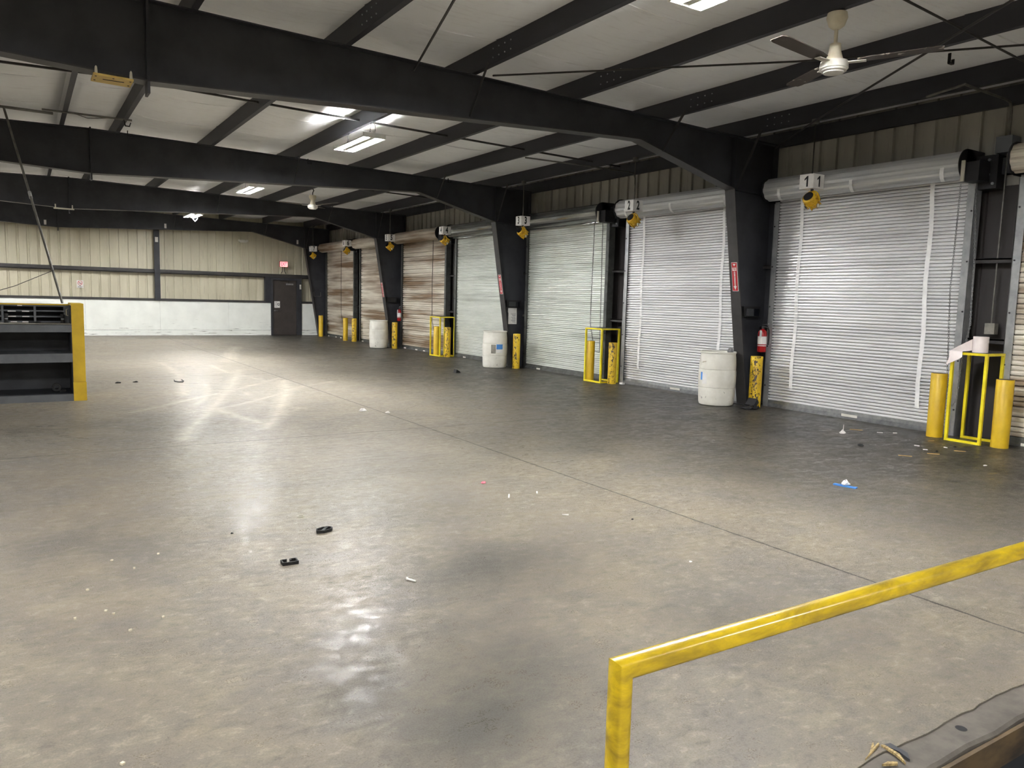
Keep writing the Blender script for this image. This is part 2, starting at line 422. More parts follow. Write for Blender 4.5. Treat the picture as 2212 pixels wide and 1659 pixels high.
# ------------------------------------------------------------------ floor
def seg_dist(P, a, b):
    a, b = np.array(a), np.array(b); d = b-a
    s = np.clip(((P-a)@d)/(d@d+1e-9), 0, 1)
    return np.linalg.norm(P-(a+s[:,None]*d), axis=1)
def build_floor():
    xs = np.concatenate([np.arange(LEFTX, .0, .4), np.arange(0., 7.01, .07), np.arange(7.15, WALLX+.1, .2)])
    ys = np.concatenate([[1.505], np.arange(1.7, 8.6, .25), np.arange(8.7, 20, .08), np.arange(20.2, ENDY+.3, .3)])
    X, Y = np.meshgrid(xs, ys); n, m = len(ys), len(xs)
    rng = np.random.RandomState(3)
    j = np.convolve(rng.randn(m+4), np.ones(3)/3, 'same')[2:m+2]*.012
    Y[0] += j
    v = np.stack([X.ravel(), Y.ravel(), np.zeros(n*m)], 1)
    f = [(r*m+c, r*m+c+1, (r+1)*m+c+1, (r+1)*m+c) for r in range(n-1) for c in range(m-1)]
    lip = [(X[0,c], Y[0,c]+.004, -.03) for c in range(m)]
    b0 = n*m
    fl = [(b0+c, b0+c+1, c+1, c) for c in range(m-1)]
    mb = MB(); mb.v = [tuple(p) for p in v] + lip; mb.f = f + fl
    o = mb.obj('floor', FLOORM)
    P = np.array([p[:2] for p in mb.v])
    tracks = [  # (path, half width, strength): forklift tyre marks crossing the bay
        ([(3.93,17.06),(3.13,14.25),(2.52,12.26),(2.06,10.89),(1.65,9.74),(1.49,9.13)], .15, .6),
        ([(4.17,19.18),(4.78,21.8),(5.52,24.39)], .22, .5),
        ([(4.19,14.72),(3.83,13.24),(3.39,11.92),(2.82,10.24),(2.48,9.47)], .15, .7),
        ([(2.65,19.24),(2.67,17.99),(2.58,16.17),(2.30,14.16),(2.14,13.01)], .13, .45),
        ([(1.2,11.4),(1.74,12.01),(2.38,12.77),(3.26,13.82),(4.25,15.16)], .08, .7),
        ([(1.84,11.1),(2.55,11.55),(3.42,12.53),(4.1,13.52),(5.0,14.23)], .08, .6),
        ([(2.28,11.4),(2.40,10.52),(2.57,9.82)], .13, .5),
        ([(3.12,13.32),(3.04,12.52),(3.05,11.49),(3.41,10.95)], .07, .6),
        ([(3.56,18.35),(3.56,17.16),(3.56,16.36)], .1, .5),
        ([(2.1,11.87),(2.34,12.48),(2.61,13.5),(2.78,14.77)], .09, .5),
        ([(3.68,16.07),(3.88,14.61),(3.91,13.21),(4.13,13.13)], .09, .4)]
    sc = np.zeros(len(P))
    for path, w, s in tracks:
        d = np.min([seg_dist(P, a, b) for a, b in zip(path, path[1:])], axis=0)
        band = np.clip((w - d)/.09, 0, 1)
        edge = .35 + .65*np.clip(np.abs(d - w*.45)/(w*.3), 0, 1)
        sc = np.maximum(sc, band*s*edge*.8)
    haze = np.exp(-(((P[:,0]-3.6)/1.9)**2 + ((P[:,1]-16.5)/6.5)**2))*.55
    haze = np.maximum(haze, .38*np.exp(-(((P[:,0]-3.0)/1.3)**2 + ((P[:,1]-7.6)/2.2)**2)))  # second pale patch paints the glare sheen into the floor colour
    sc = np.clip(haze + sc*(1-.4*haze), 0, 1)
    gr = np.clip((P[:,0]-5.0)/3.4, 0, 1)**.75*1.0  # base colour gets darker towards the dock doors
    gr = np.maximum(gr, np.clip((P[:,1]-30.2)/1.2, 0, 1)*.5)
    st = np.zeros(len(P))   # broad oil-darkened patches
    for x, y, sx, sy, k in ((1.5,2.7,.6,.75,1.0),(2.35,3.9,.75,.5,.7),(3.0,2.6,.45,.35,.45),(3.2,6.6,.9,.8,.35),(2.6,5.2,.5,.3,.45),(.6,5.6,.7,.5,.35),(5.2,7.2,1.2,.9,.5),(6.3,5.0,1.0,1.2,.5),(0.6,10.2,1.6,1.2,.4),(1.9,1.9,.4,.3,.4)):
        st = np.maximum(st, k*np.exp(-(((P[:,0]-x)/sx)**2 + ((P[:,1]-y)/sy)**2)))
    for nm, arr in (('scuff_sheen', sc), ('edge_tone', gr), ('stain', st)):
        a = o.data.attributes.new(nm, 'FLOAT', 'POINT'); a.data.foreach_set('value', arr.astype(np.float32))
    tag(o, 'worn stained concrete warehouse floor with dark saw-cut joints', 'floor', kind='structure')
    return o
build_floor()
# landing on the camera side of the slot, and the slot below the floor edge
tag(MB().box(LEFTX, WALLX, -6.6, .98, -.15, 0).obj('floor_landing', FLOORM), 'concrete landing on the near side of the floor slot', 'floor', kind='structure')
pit = MB().box(LEFTX, WALLX, .9, 1.6, -1.3, -1.2)
pit.box(LEFTX, WALLX, .86, .98, -1.2, -.15).box(LEFTX, WALLX, 1.40, 1.52, -1.2, -.16)
tag(pit.obj('trim_2', PIT), 'dark concrete sides of the slot below the floor edge', 'slot lining', kind='structure')
cb = MB()
N = 60; xs = [-1+ i*.2 for i in range(N)]
prof_top = []
for i, x in enumerate(xs):
    prof_top.append((x, 1.372 + random.uniform(-.006,.006)))
vs = []
for (x, y) in prof_top:
    vs += [(x, y, -.145), (x, y, -.016), (x, y+.012, -.006), (x, 1.53, -.006)]
fs = []
for i in range(N-1):
    for k in range(3): fs.append((4*i+k, 4*(i+1)+k, 4*(i+1)+k+1, 4*i+k+1))
    fs.append((4*i, 4*i+3, 4*(i+1)+3, 4*(i+1)))
cb.add(vs, fs)
curb = tag(cb.obj('trim_1', CURB), 'broken concrete curb along the floor edge in the bottom corner', 'curb', kind='structure')
MB().box(-1, 10.6, 1.350, 1.366, -.150, -.022).obj('edge_face', CURBF, curb)
MB().lathe([(.022,0),(.02,-.001)], (3.1,1.455,-.0045), 14).obj('bolt_hole', INK, curb)

# ------------------------------------------------------------------ ceiling: insulation blankets sagging between purlins
def build_ceiling():
    mb = MB(); rng = np.random.RandomState(5)
    px = sorted(PURX + [2*RIDGE-x for x in PURX])
    edges = [LEFTX] + px + [WALLX]
    yseams = list(np.arange(-6.6, ENDY+.5, 1.83))
    for xa, xb in zip(edges, edges[1:]):
        n = 9
        vs, rows = [], 0
        for ya, yb in zip(yseams, yseams[1:]):
            sag = .07 + .008*rng.rand(); k = 5
            for j in range(k+1):
                y = ya + (yb-ya)*j/k - (.004 if j == k else 0); rows += 1
                for i in range(n+1):
                    u = i/n; x = xa + (xb-xa)*u
                    z = ztop(x) + .255 - sag*4*u*(1-u)*(.85+.3*math.sin(PI*j/k)) + .010*(j/k)*4*u*(1-u)
                    vs.append((x, y, z))
        mb.add(vs, [(j*(n+1)+i, (j+1)*(n+1)+i, (j+1)*(n+1)+i+1, j*(n+1)+i+1) for j in range(rows-1) for i in range(n)])
    o = mb.obj('ceiling', CEIL, smooth=40)
    return tag(o, 'off-white vinyl roof insulation sagging between black purlins', 'ceiling', kind='structure')
ceil = build_ceiling()
MB().box(LEFTX-.1, WALLX+.1, -6.7, ENDY+.2, 4.80, 4.84).obj('roof_deck', DARK, ceil)

# ------------------------------------------------------------------ walls
def corr(a, b, rib=.305, d=.042):
    """R-panel profile along one axis: list of (s, depth)"""
    out = [(a, 0)]; s = a + rib*.5
    while s + .06 < b:
        out += [(s-.040, 0), (s-.031, d), (s+.031, d), (s+.040, 0)]
        s += rib
    out.append((b, 0)); return out
pr = [(WALLX + .0 + d, y) for y, d in corr(-6.6, ENDY)]
wr = MB(); wr.sheet([(x, y) for x, y in pr], 'z', 3.27, 4.62)
wr_o = tag(wr.obj('wall_right', CORRD), 'cream corrugated side wall above the dock doors', 'wall', kind='structure')
lp = [(WALLX + d*.7, y) for y, d in corr(-6.6, ENDY, .61)]
MB().sheet(lp, 'z', 0, 3.27).obj('liner_panel', LINER, wr_o)
MB().box(WALLX+.06, WALLX+.12, -6.6, ENDY, 0, 4.7).obj('sheathing', DARK, wr_o)
for z in (1.30, 2.33):
    g = MB(); g.box(10.525, 10.70, 5.0-1.2, ENDY-.1, z-.01, z+.01).box(10.525, 10.54, 3.8, ENDY-.1, z-.05, z+.01)
    g.obj('girt', BLKF, wr_o)
MB().box(10.56, 10.70, 3.8, ENDY-.1, 3.40, 3.60).obj('header_beam', BLK, wr_o)
# end wall
we = MB(); we.sheet([(x, ENDY - d*0 + d) for x, d in corr(LEFTX, WALLX)], 'z', 1.30, 4.62)
we_o = tag(we.obj('wall_back', CORR), 'cream corrugated far wall above white plywood boards', 'wall', kind='structure')
def board(x0, x1, z0, z1, y=31.20, t=.02): MB().box(x0, x1, y, y+t, z0, z1).obj('plywood_panel', WAINS, we_o)
for a, b in ((LEFTX,-3.0),(-3.0,-.53),(-.53,1.91),(1.914,4.35),(4.354,6.79),(6.794,8.42),(9.66,10.70)):
    board(a, b, .205, 1.285)
for a, b in ((LEFTX,.9),(.9,4.0),(4.0,6.0),(6.0,8.42),(9.66,10.7)):
    MB().box(a, b, 31.185, 31.215, .0, .198).obj('kick_board', WAINS, we_o)
for a, b in ((LEFTX, 4.18), (4.37, 8.42), (9.66, 10.7)):
    MB().box(a, b, 31.17, 31.37, 1.288, 1.37).obj('ledge', BLKF, we_o)
    MB().box(a, b, 31.17, 31.37, 2.30, 2.32).box(a, b, 31.17, 31.185, 2.29, 2.44).obj('girt', BLKF, we_o)
MB().box(8.42, 9.66, 31.17, 31.37, 2.30, 2.44).obj('girt', BLKF, we_o)
c = MB(); c.box(4.18, 4.37, 31.12, 31.135, 1.29, 4.3).box(4.27, 4.28, 31.12, 31.36, 1.29, 4.3)
c.obj('wall_post', BLK, we_o)
MB().box(8.20, 8.42, 31.15, 31.36, 1.29, 2.32).obj('wall_post', BLK, we_o)
# walls outside the picture that close the room
tag(MB().box(LEFTX-.1, LEFTX, -6.6, ENDY, 0, 4.62).obj('wall_left', CORR), 'cream side wall opposite the dock doors', 'wall', kind='structure')
tag(MB().box(LEFTX, WALLX, -6.7, -6.6, 0, 4.62).obj('wall_front', CORR), 'cream wall behind the landing', 'wall', kind='structure')

# ------------------------------------------------------------------ steel frames
def frame(y, label):
    root = empty('steel_frame', (RIDGE, y, 0), label, 'steel frame', 'black steel frames across the dock')
    X = lambda x: x - RIDGE
    fw = .10
    for s in (1, -1):
        raf = [(0,4.50), (X(10.62), ztop(10.62)), (X(10.62), 3.46), (X(9.63), 3.50), (X(7.62),4.005), (X(7.36),4.0), (0,3.72)]
        web = MB()
        P = [(s*a, z) for a, z in raf]
        web.prism(P if s > 0 else P[::-1], 'y', -.006, .006)
        ra = web.obj('rafter', BLK, root)
        fl = MB()
        low = [(0,3.72),(X(7.36),4.0),(X(7.62),4.005),(X(9.63),3.50)]
        for a, b in zip(low, low[1:]):
            fl.bar((s*a[0],0,a[1]), (s*b[0],0,b[1]), 2*fw, .014, (0,0,1))
        fl.obj('bottom_flange', BLKF, ra)
        MB().bar((0,0,4.493), (s*X(10.62),0,ztop(10.62)-.007), 2*fw, .014, (0,0,1)).obj('top_flange', BLK, ra)
        st = MB()
        st.box(s*X(9.63)-.006, s*X(9.63)+.006, -fw, fw, 3.50, ztop(9.63)-.01)
        st.obj('stiffener', BLK, ra)
        if s > 0:
            st = MB(); st.box(-.012, .012, -fw, fw, 3.60, 4.52); st.obj('ridge_splice', BLK, ra)
        colm = MB()
        P = [(s*X(9.63),3.50), (s*X(10.62),3.46), (s*X(10.62),0), (s*X(10.20),0)]
        colm.prism(P[::-1] if s > 0 else P, 'y', -.006, .006)
        co = colm.obj('column', BLK, root)
        MB().bar((s*X(9.63),0,3.50), (s*X(10.20),0,0), 2*fw, .014, (1,0,0)).obj('inner_flange', BLKF, co)
        MB().box(min(s*X(10.61),s*X(10.63)), max(s*X(10.61),s*X(10.63)), -fw, fw, 0, ztop(10.6)).obj('outer_flange', BLK, co)
        MB().bar((s*X(9.63),0,3.50), (s*X(10.62),0,3.46), 2*fw, .012, (0,0,1)).obj('stiffener', BLK, co)
        MB().box(min(s*X(10.12),s*X(10.66)), max(s*X(10.12),s*X(10.66)), -.13, .13, 0, .016).obj('base_plate', BLKF, co)
        # braces running from the flange up to the purlins on both sides
        for px in (4.88, 8.135, 9.76):
            zb = 3.72 + (4.0-3.72)*min(1, (px-RIDGE)/(7.4-RIDGE)) if px < 7.4 else 4.0 - (px-7.62)*.2513
            for d in (-1, 1):
                b = MB(); b.bar((s*X(px-.08), d*.09, max(zb,3.5)+.02), (s*X(px-.08), d*.52, ztop(px)+.03), .045, .006, (1,0,0))
                b.obj('flange_brace', BLKF, root)
    return root
frame(FRY[0], 'nearest black steel frame, its column beside the drum with crumpled film')
frame(FRY[1], 'second black steel frame, its column carrying two white notices')
frame(FRY[2], 'third black steel frame, its column beside the plain unlabelled white drum')
frame(FRY[3], 'farthest black steel frame, its column beside the exit door')

# roof purlins
def purlin(x, label, side=1):
    root = empty('roof_purlin', (x, 0, ztop(x)), label, 'purlin', 'black purlins under the roof')
    y0, y1 = -6.5, 31.0
    m = MB(); a = -.07*side
    m.prism([(a,0),(0,0),(0,.012),(-.002*side,.012),(-.002*side,.003),(a+.003*side,.003),(a+.003*side,.25),(a-.06*side,.25),(a-.06*side,.247),(a,.247)] if side > 0 else
            [(a,0),(a,.247),(a+.06,.247),(a+.06,.25),(a-.003,.25),(a-.003,.003),(.002,.003),(.002,.012),(0,.012),(0,0)], 'y', y0, y1)
    m.obj('channel', PURL, root)
    return root, a
WORDS = {9.76:'roof purlin closest to the dock doors, carrying the hanging number boxes', 8.135:'roof purlin second from the dock doors', 6.51:'roof purlin third from the dock doors, carrying both ceiling fans',
         4.88:'roof purlin fourth from the dock doors, carrying the lit ceiling lamps', 3.25:'roof purlin fifth from the dock doors', 1.624:'roof purlin just on the door side of the roof ridge'}
for x in PURX:
    r, a = purlin(x, WORDS[x])
    if x in (8.135, 6.51, 4.88, 3.25, 9.76):
        for q in range(4):
            for h in (.07, .17):
                b = MB(); b.lathe([(0,0),(.009,0),(.009,-.008),(.005,-.011),(0,-.011)], (a-.001, FRY[0]-.62-.13*q, h), 8, axis='x', caps=False)
                b.obj('bolt', GALV, r)
purlin(2*RIDGE-1.624, 'roof purlin just beyond the roof ridge, showing its lit face', -1)
purlin(2*RIDGE-3.25, 'roof purlin second beyond the roof ridge', -1)
es = MB(); es.prism([(10.645,4.262),(10.71,4.262),(10.71,4.27),(10.653,4.27),(10.653,4.49),(10.71,4.49),(10.71,4.498),(10.645,4.498)], 'y', -6.5, 31.0)
tag(es.obj('eave_strut', BLK), 'black eave strut along the top of the dock wall', 'beam')

# ------------------------------------------------------------------ roll-up doors
def slat_profile(x, z0, z1, pitch, d, g1=.014, g2=.012):
    pts = []; n = round((z1-z0)/pitch); p = (z1-z0)/n
    for i in range(n):
        z = z0 + i*p
        pts += [(x+g1, z), (x+g1, z+p*.12), (x-d*.85, z+p*.13), (x-d, z+p*.30), (x-d*.85, z+p*.485), (x+g2, z+p*.495), (x+g2, z+p*.61), (x-d*.85, z+p*.62), (x-d, z+p*.78), (x-d*.85, z+p*.985), (x+g1, z+p*.998)]
    pts.append((x+g1, z1)); return pts
def roll_door(i, yc, style, label):
    root = bpy.data.objects.new('door_%d' % i, None); COL.objects.link(root); root.location = (CURX, yc, 0)
    tag(root, label, 'roll-up door', 'roll-up dock doors', 'structure')
    hw = 1.50
    mat = {'A': CUR_A, 'B': CUR_B, 'C': CUR_C}[style]
    pitch = {'A': .094, 'B': .086, 'C': .126}[style]
    cm = MB(); cm.sheet(slat_profile(0, .10, 3.42, pitch, .016, .034, {'A': .028, 'B': .016, 'C': .008}[style]), 'y', -hw, hw)
    cu = cm.obj('curtain', mat, root)
    bb = MB(); bb.prism([(-.012,.0),(.01,.0),(.01,.11),(-.012,.11),(-.018,.06),(-.05,.02),(-.05,.0)], 'y', -hw, hw)
    bb.obj('bottom_bar', GUIDE_D if style != 'A' else GALV, root)
    if style == 'A':
        pl = MB(); pl.box(-.058, -.05, -.16, .10, .035, .075); pl.obj('lift_plate', WHITE, root)
    else:
        for dy in ((.9,) if style == 'B' else (-.2, .35, 1.2)):
            MB().box(-.06, -.05, dy-.07, dy+.07, .01, .045).obj('lift_plate', WHITE, root)
    for s in (1, -1):
        g = MB(); y = s*hw
        ya, yb = sorted((y - s*.025, y + s*.075))
        g.box(-.055, -.047, ya, yb, 0, 3.34)
        yc1, yc2 = sorted((y + s*.068, y + s*.076)); g.box(-.055, .10, yc1, yc2, 0, 3.34)
        go = g.obj('guide_rail', GUIDE_L if style == 'A' else GUIDE_D, root)
        for z in (.35, 1.0, 1.65, 2.3, 2.95):
            MB().lathe([(0,0),(.011,0),(.011,-.009),(0,-.009)], (-.055, y+s*.045, z), 8, axis='x', caps=False).obj('guide_bolt', DARK, go)
    # barrel above the opening
    cx, cz, r = -.205, 3.515, .178
    co = MB()
    if style == 'B':
        n = 28; prof = [(r, 2*PI*k/n) for k in range(n)]
        mt = HOOD
    else:
        n = 30 if style == 'C' else 26
        prof = [(r*(1.0 if k % 3 else .93), 2*PI*(k + (.3 if k % 3 == 0 else 0))/n) for k in range(n)]
        mt = BARREL if style == 'A' else CUR_C
    P = [(cx + q*math.cos(a), cz + q*math.sin(a)) for q, a in prof]
    co.prism(P, 'y', -1.50, 1.56)
    bo = co.obj('coil' if style != 'B' else 'hood', mt, root, smooth=(12 if style == 'B' else 0))
    if style == 'B': MB().box(cx+.05, -.0, -1.5, 1.5, cz-r-.02, cz-r+.05).obj('hood_lip', HOOD, bo)
    for s in (1, -1):
        e = MB(); e.lathe([(.0,0),(.20,0),(.20,.012),(0,.012)], (cx, -1.52 if s < 0 else 1.562, cz), 24, axis='y', caps=False)
        e.box(cx-.02, .20, (-1.52 if s < 0 else 1.562), (-1.508 if s < 0 else 1.574), cz-.2, cz+.2)
        e.obj('end_plate', DARK, root)
    if style == 'A':   # cloth straps
        for dy, zb in ((1.06, .34), (-1.03, .30)):
            pts = []
            for k in range(64):
                z = zb + (3.38-zb)*k/63
                pts.append((-.026 - .004*math.sin(k*1.1), dy + .012*math.sin(k*.22) + (.03*(k/63) if dy < 0 else 0), z))
            sm = MB()
            vs = []
            for p in pts: vs += [(p[0], p[1]-.031, p[2]), (p[0], p[1]+.031, p[2])]
            sm.add(vs, [(2*k, 2*k+1, 2*k+3, 2*k+2) for k in range(63)])
            sm.obj('strap', STRAP, root)
        for dy in (1.25, .0, -1.30):
            vs = []
            for k in range(9):
                a = math.radians(188 + 78*k/8)
                for e in (-.026, .026): vs.append((cx + (r+.006)*math.cos(a), dy+e+.06*k/8, cz + (r+.006)*math.sin(a)))
            MB().add(vs, [(2*k, 2*k+1, 2*k+3, 2*k+2) for k in range(8)]).obj('strap', STRAP, bo)
    # hoist at the near end
    h = MB(); h.box(cx-.10, cx+.16, -1.72, -1.53, cz-.22, cz+.02).box(-.02, .20, -1.80, -1.53, cz-.30, cz+.12)
    ho = h.obj('hoist', DARK, root)
    for (a, z) in ((-1.70, .06), (-1.70, -.12), (-1.76, -.24)):
        MB().lathe([(0,0),(.018,0),(.018,-.02),(0,-.02)], (-.022, a, cz+z), 8, axis='x', caps=False).obj('hoist_bolt', GALV, ho)
    return root
def dy(i): return 6.90 + 3.661*(i-1)
D = {1:('A','bright clean roll-up door numbered 1, two white straps'), 2:('A','bright clean roll-up door with straps, behind number box 2'), 3:('B','plain grey roll-up door with shiny hood behind number box 3'),
     4:('B','plain grey roll-up door with shiny hood behind number box 4'), 5:('C','brown-stained roll-up door behind the number box 5'), 6:('C','brown-stained roll-up door behind the number box 6'),
     7:('C','farthest brown-stained roll-up door, next to the exit door column'), 8:('C','roll-up door at the frame edge, only its edge in view')}
doors = {}
for k in range(1, 8): doors[k] = roll_door(k, dy(k), *D[k])
doors[8] = roll_door(8, dy(0), *D[8])
for o in doors[8].children:
    if o.name.startswith('guide_rail'):
        o.data.materials.clear(); o.data.materials.append(GUIDE_L)
# hand chains and pull cords
ch = MB(); yA, yB, xA = 5.385, 5.235, 10.16
ch.chain([(xA, yA, 3.26), (xA+.02, yA+.03, 1.9), (xA+.03, yA-.02, .9), (xA+.05, yA-.06, .48), (xA+.06, yA-.10, .42), (xA+.08, yA-.14, .50), (xA+.10, yA-.15, .95), (xA+.12, yB-.06, 1.5), (xA+.11, yB-.04, 2.4), (xA+.10, yB+.01, 3.2)])
o = ch.obj('hand_chain', GALV); o.parent = doors[1]; o.matrix_parent_inverse = Matrix.Translation((-CURX, -dy(1), 0))
m = MB(); m.box(10.10, 10.125, 5.33, 5.37, 3.29, 3.55); o = m.obj('chain_guide', PLAST); o.parent = doors[1]; o.matrix_parent_inverse = Matrix.Translation((-CURX, -dy(1), 0))
m = MB(); m.box(10.10, 10.125, dy(3)-1.57, dy(3)-1.53, 3.29, 3.52); o = m.obj('chain_guide', PLAST); o.parent = doors[3]; o.matrix_parent_inverse = Matrix.Translation((-CURX, -dy(3), 0))
ch = MB(); y = dy(3)-1.36
ch.chain([(10.18, y, 3.3), (10.2, y+.05, 1.2), (10.24, y-.08, .62), (10.26, y-.22, .6), (10.27, y-.2, 1.4), (10.27, y-.16, 3.3)], .04, .022, .003)
o = ch.obj('hand_chain', DARK); o.parent = doors[3]; o.matrix_parent_inverse = Matrix.Translation((-CURX, -dy(3), 0))
for k, yo in ((5, -.95), (7, -.55)):
    y = dy(k) + yo
    m = MB(); m.tube([(10.30, y, 3.34), (10.30, y+.03, 2.2), (10.30, y+.01, 1.0), (10.31, y-.10, .68), (10.32, y-.25, .58)], .007, 6)
    o = m.obj('pull_cord', RUB); o.parent = doors[k]; o.matrix_parent_inverse = Matrix.Translation((-CURX, -dy(k), 0))

# ------------------------------------------------------------------ exit door
ed = bpy.data.objects.new('door_9', None); COL.objects.link(ed); ed.location = (8.97, 31.2, 0)
tag(ed, 'dark brown exit door in the far wall under the red exit sign', 'door', kind='structure')
m = MB(); m.box(-.55,-.47,-.06,.12,0,2.29).box(.48,.69,-.03,.12,0,2.29).box(-.47,.48,-.06,.12,2.20,2.29); m.obj('door_frame', BLK, ed)
MB().box(-.47,.48,.0,.045,.01,2.20).obj('door_leaf', DOORP, ed)
m = MB(); m.lathe([(.03,0),(.03,-.012),(.012,-.014),(.012,-.05)], (-.40,0,.98), 12, axis='y'); m.bar((-.41,-.05,.98), (-.28,-.05,.975), .018, .02); m.obj('door_handle', GALV, ed)
m = MB(); m.box(.06,.34,-.055,0,2.02,2.08); dc = m.obj('door_closer', GALV, ed)
m = MB(); m.bar((.15,-.03,2.09),(.15,-.03,2.16),.02,.02); m.bar((.15,-.03,2.16),(-.2,-.05,2.185),.02,.01); m.obj('closer_arm', DARK, dc)
m = MB(); m.box(-.41,-.19,-.004,0,1.10,1.36); pn = m.obj('notice', PAPER, ed)
for k in range(6): MB().box(-.385, -.30-.01*(k%2), -.006, -.004, 1.32-.035*k, 1.327-.035*k).obj('print_line', GREY, pn)
text('G', 'print_letter', INK, .13, pn, (-.25,-.006,1.235), (PI/2,0,0), bold=.004)
MB().box(.60,.66,-.055,-.03,1.86,2.05).obj('light_switch', WHITE, ed)
ex = empty('exit_sign', (8.935, 31.2, 2.84), 'red lit exit sign above the dark exit door', 'exit sign')
MB().box(-.165,.165,-.05,.02,-.115,.115).obj('housing', RED, ex)
fp = MB().box(-.15,.15,-.056,-.05,-.10,.10).obj('face_plate', EXITW, ex)
text('EXIT', 'letters', EXITG, .20, fp, (0,-.058,0), (PI/2,0,0), sx=.62, bold=.006)
m = MB(); m.tube([(-.04,0,-.115),(-.04,.0,-.28),(-.10,.0,-.37)],.014,8).tube([(.04,0,-.115),(.04,.0,-.28),(.10,.0,-.37)],.014,8); m.obj('conduit', BLKF, ex)
el = empty('emergency_light', (7.38, 31.3, 3.66), 'small white twin-head emergency light high on the far wall', 'emergency light')
MB().box(-.13,.13,-.08,.04,-.05,.05).obj('housing', WHITE, el)
for s in (-1, 1): MB().lathe([(.0,0),(.03,0),(.045,-.06),(.0,-.055)], (s*.15,-.03,.02), 12, axis='y', caps=False).obj('lamp_head', WHITE, el)
MB().tube([(0,0,-.05),(.0,.04,-.6),(.02,.05,-1.25)],.012,8).obj('conduit', CORR, el)
ns = empty('no_smoking_sign', (1.785, 31.355, 1.82), 'white no smoking sign on the cream far wall', 'sign')
MB().box(-.105,.105,-.012,0,-.135,.135).obj('panel', PAPER, ns)
m = MB(); m.tube([(.07*math.cos(a),-.013,.035+.07*math.sin(a)) for a in [2*PI*k/24 for k in range(24)]],.007,6,closed=True)
m.bar((-.05,-.013,.085),(.05,-.013,-.015),.004,.014,(1,0,1)); m.obj('ban_ring', REDS, ns)
m = MB(); m.bar((-.045,-.013,.03),(.045,-.013,.03),.004,.014); m.obj('cigarette', INK, ns)
text('NO', 'letters', INK, .034, ns, (0,-.013,-.065), (PI/2,0,0), bold=.001); text('SMOKING', 'letters', INK, .034, ns, (0,-.013,-.10), (PI/2,0,0), bold=.001)
cs = tag(MB().box(-.05,.05,-.03,.0,-.09,.09).obj('sensor_box', WHITE, loc=(4.27,31.12,3.52)), 'small white box on the dark post of the far wall', 'sensor box')
for i, (x, z, y, w) in enumerate(((.78, 3.85, 30.60, 'above the steel column post, left part of the far rafter'), (4.52, 4.0, 30.60, 'on the far rafter, next to the farthest lit lamp'), (9.35, 3.72, 30.60, 'near the knee of the farthest frame'))):
    tag(MB().box(-.035,.035,-.004,.004,-.08,.08).obj('paper_tag', PAPER, loc=(x, y+.09, z)), ['small white tag on the far rafter near the leaning pole','small white tag on the far rafter beside the farthest lamp','small white tag at the knee of the farthest frame'][i], 'tag')
bpy.data.objects['paper_tag'].location = (.78, 30.685, 3.85)
hk = MB(); hk.tube([(9.99,30.66,1.78),(9.99,30.62,1.6),(10.27,30.62,1.6),(10.27,30.66,1.76)],.008,6)
tag(hk.obj('wire_hook', CONDUIT), 'thin bent wire rack on the farthest black column', 'hook')

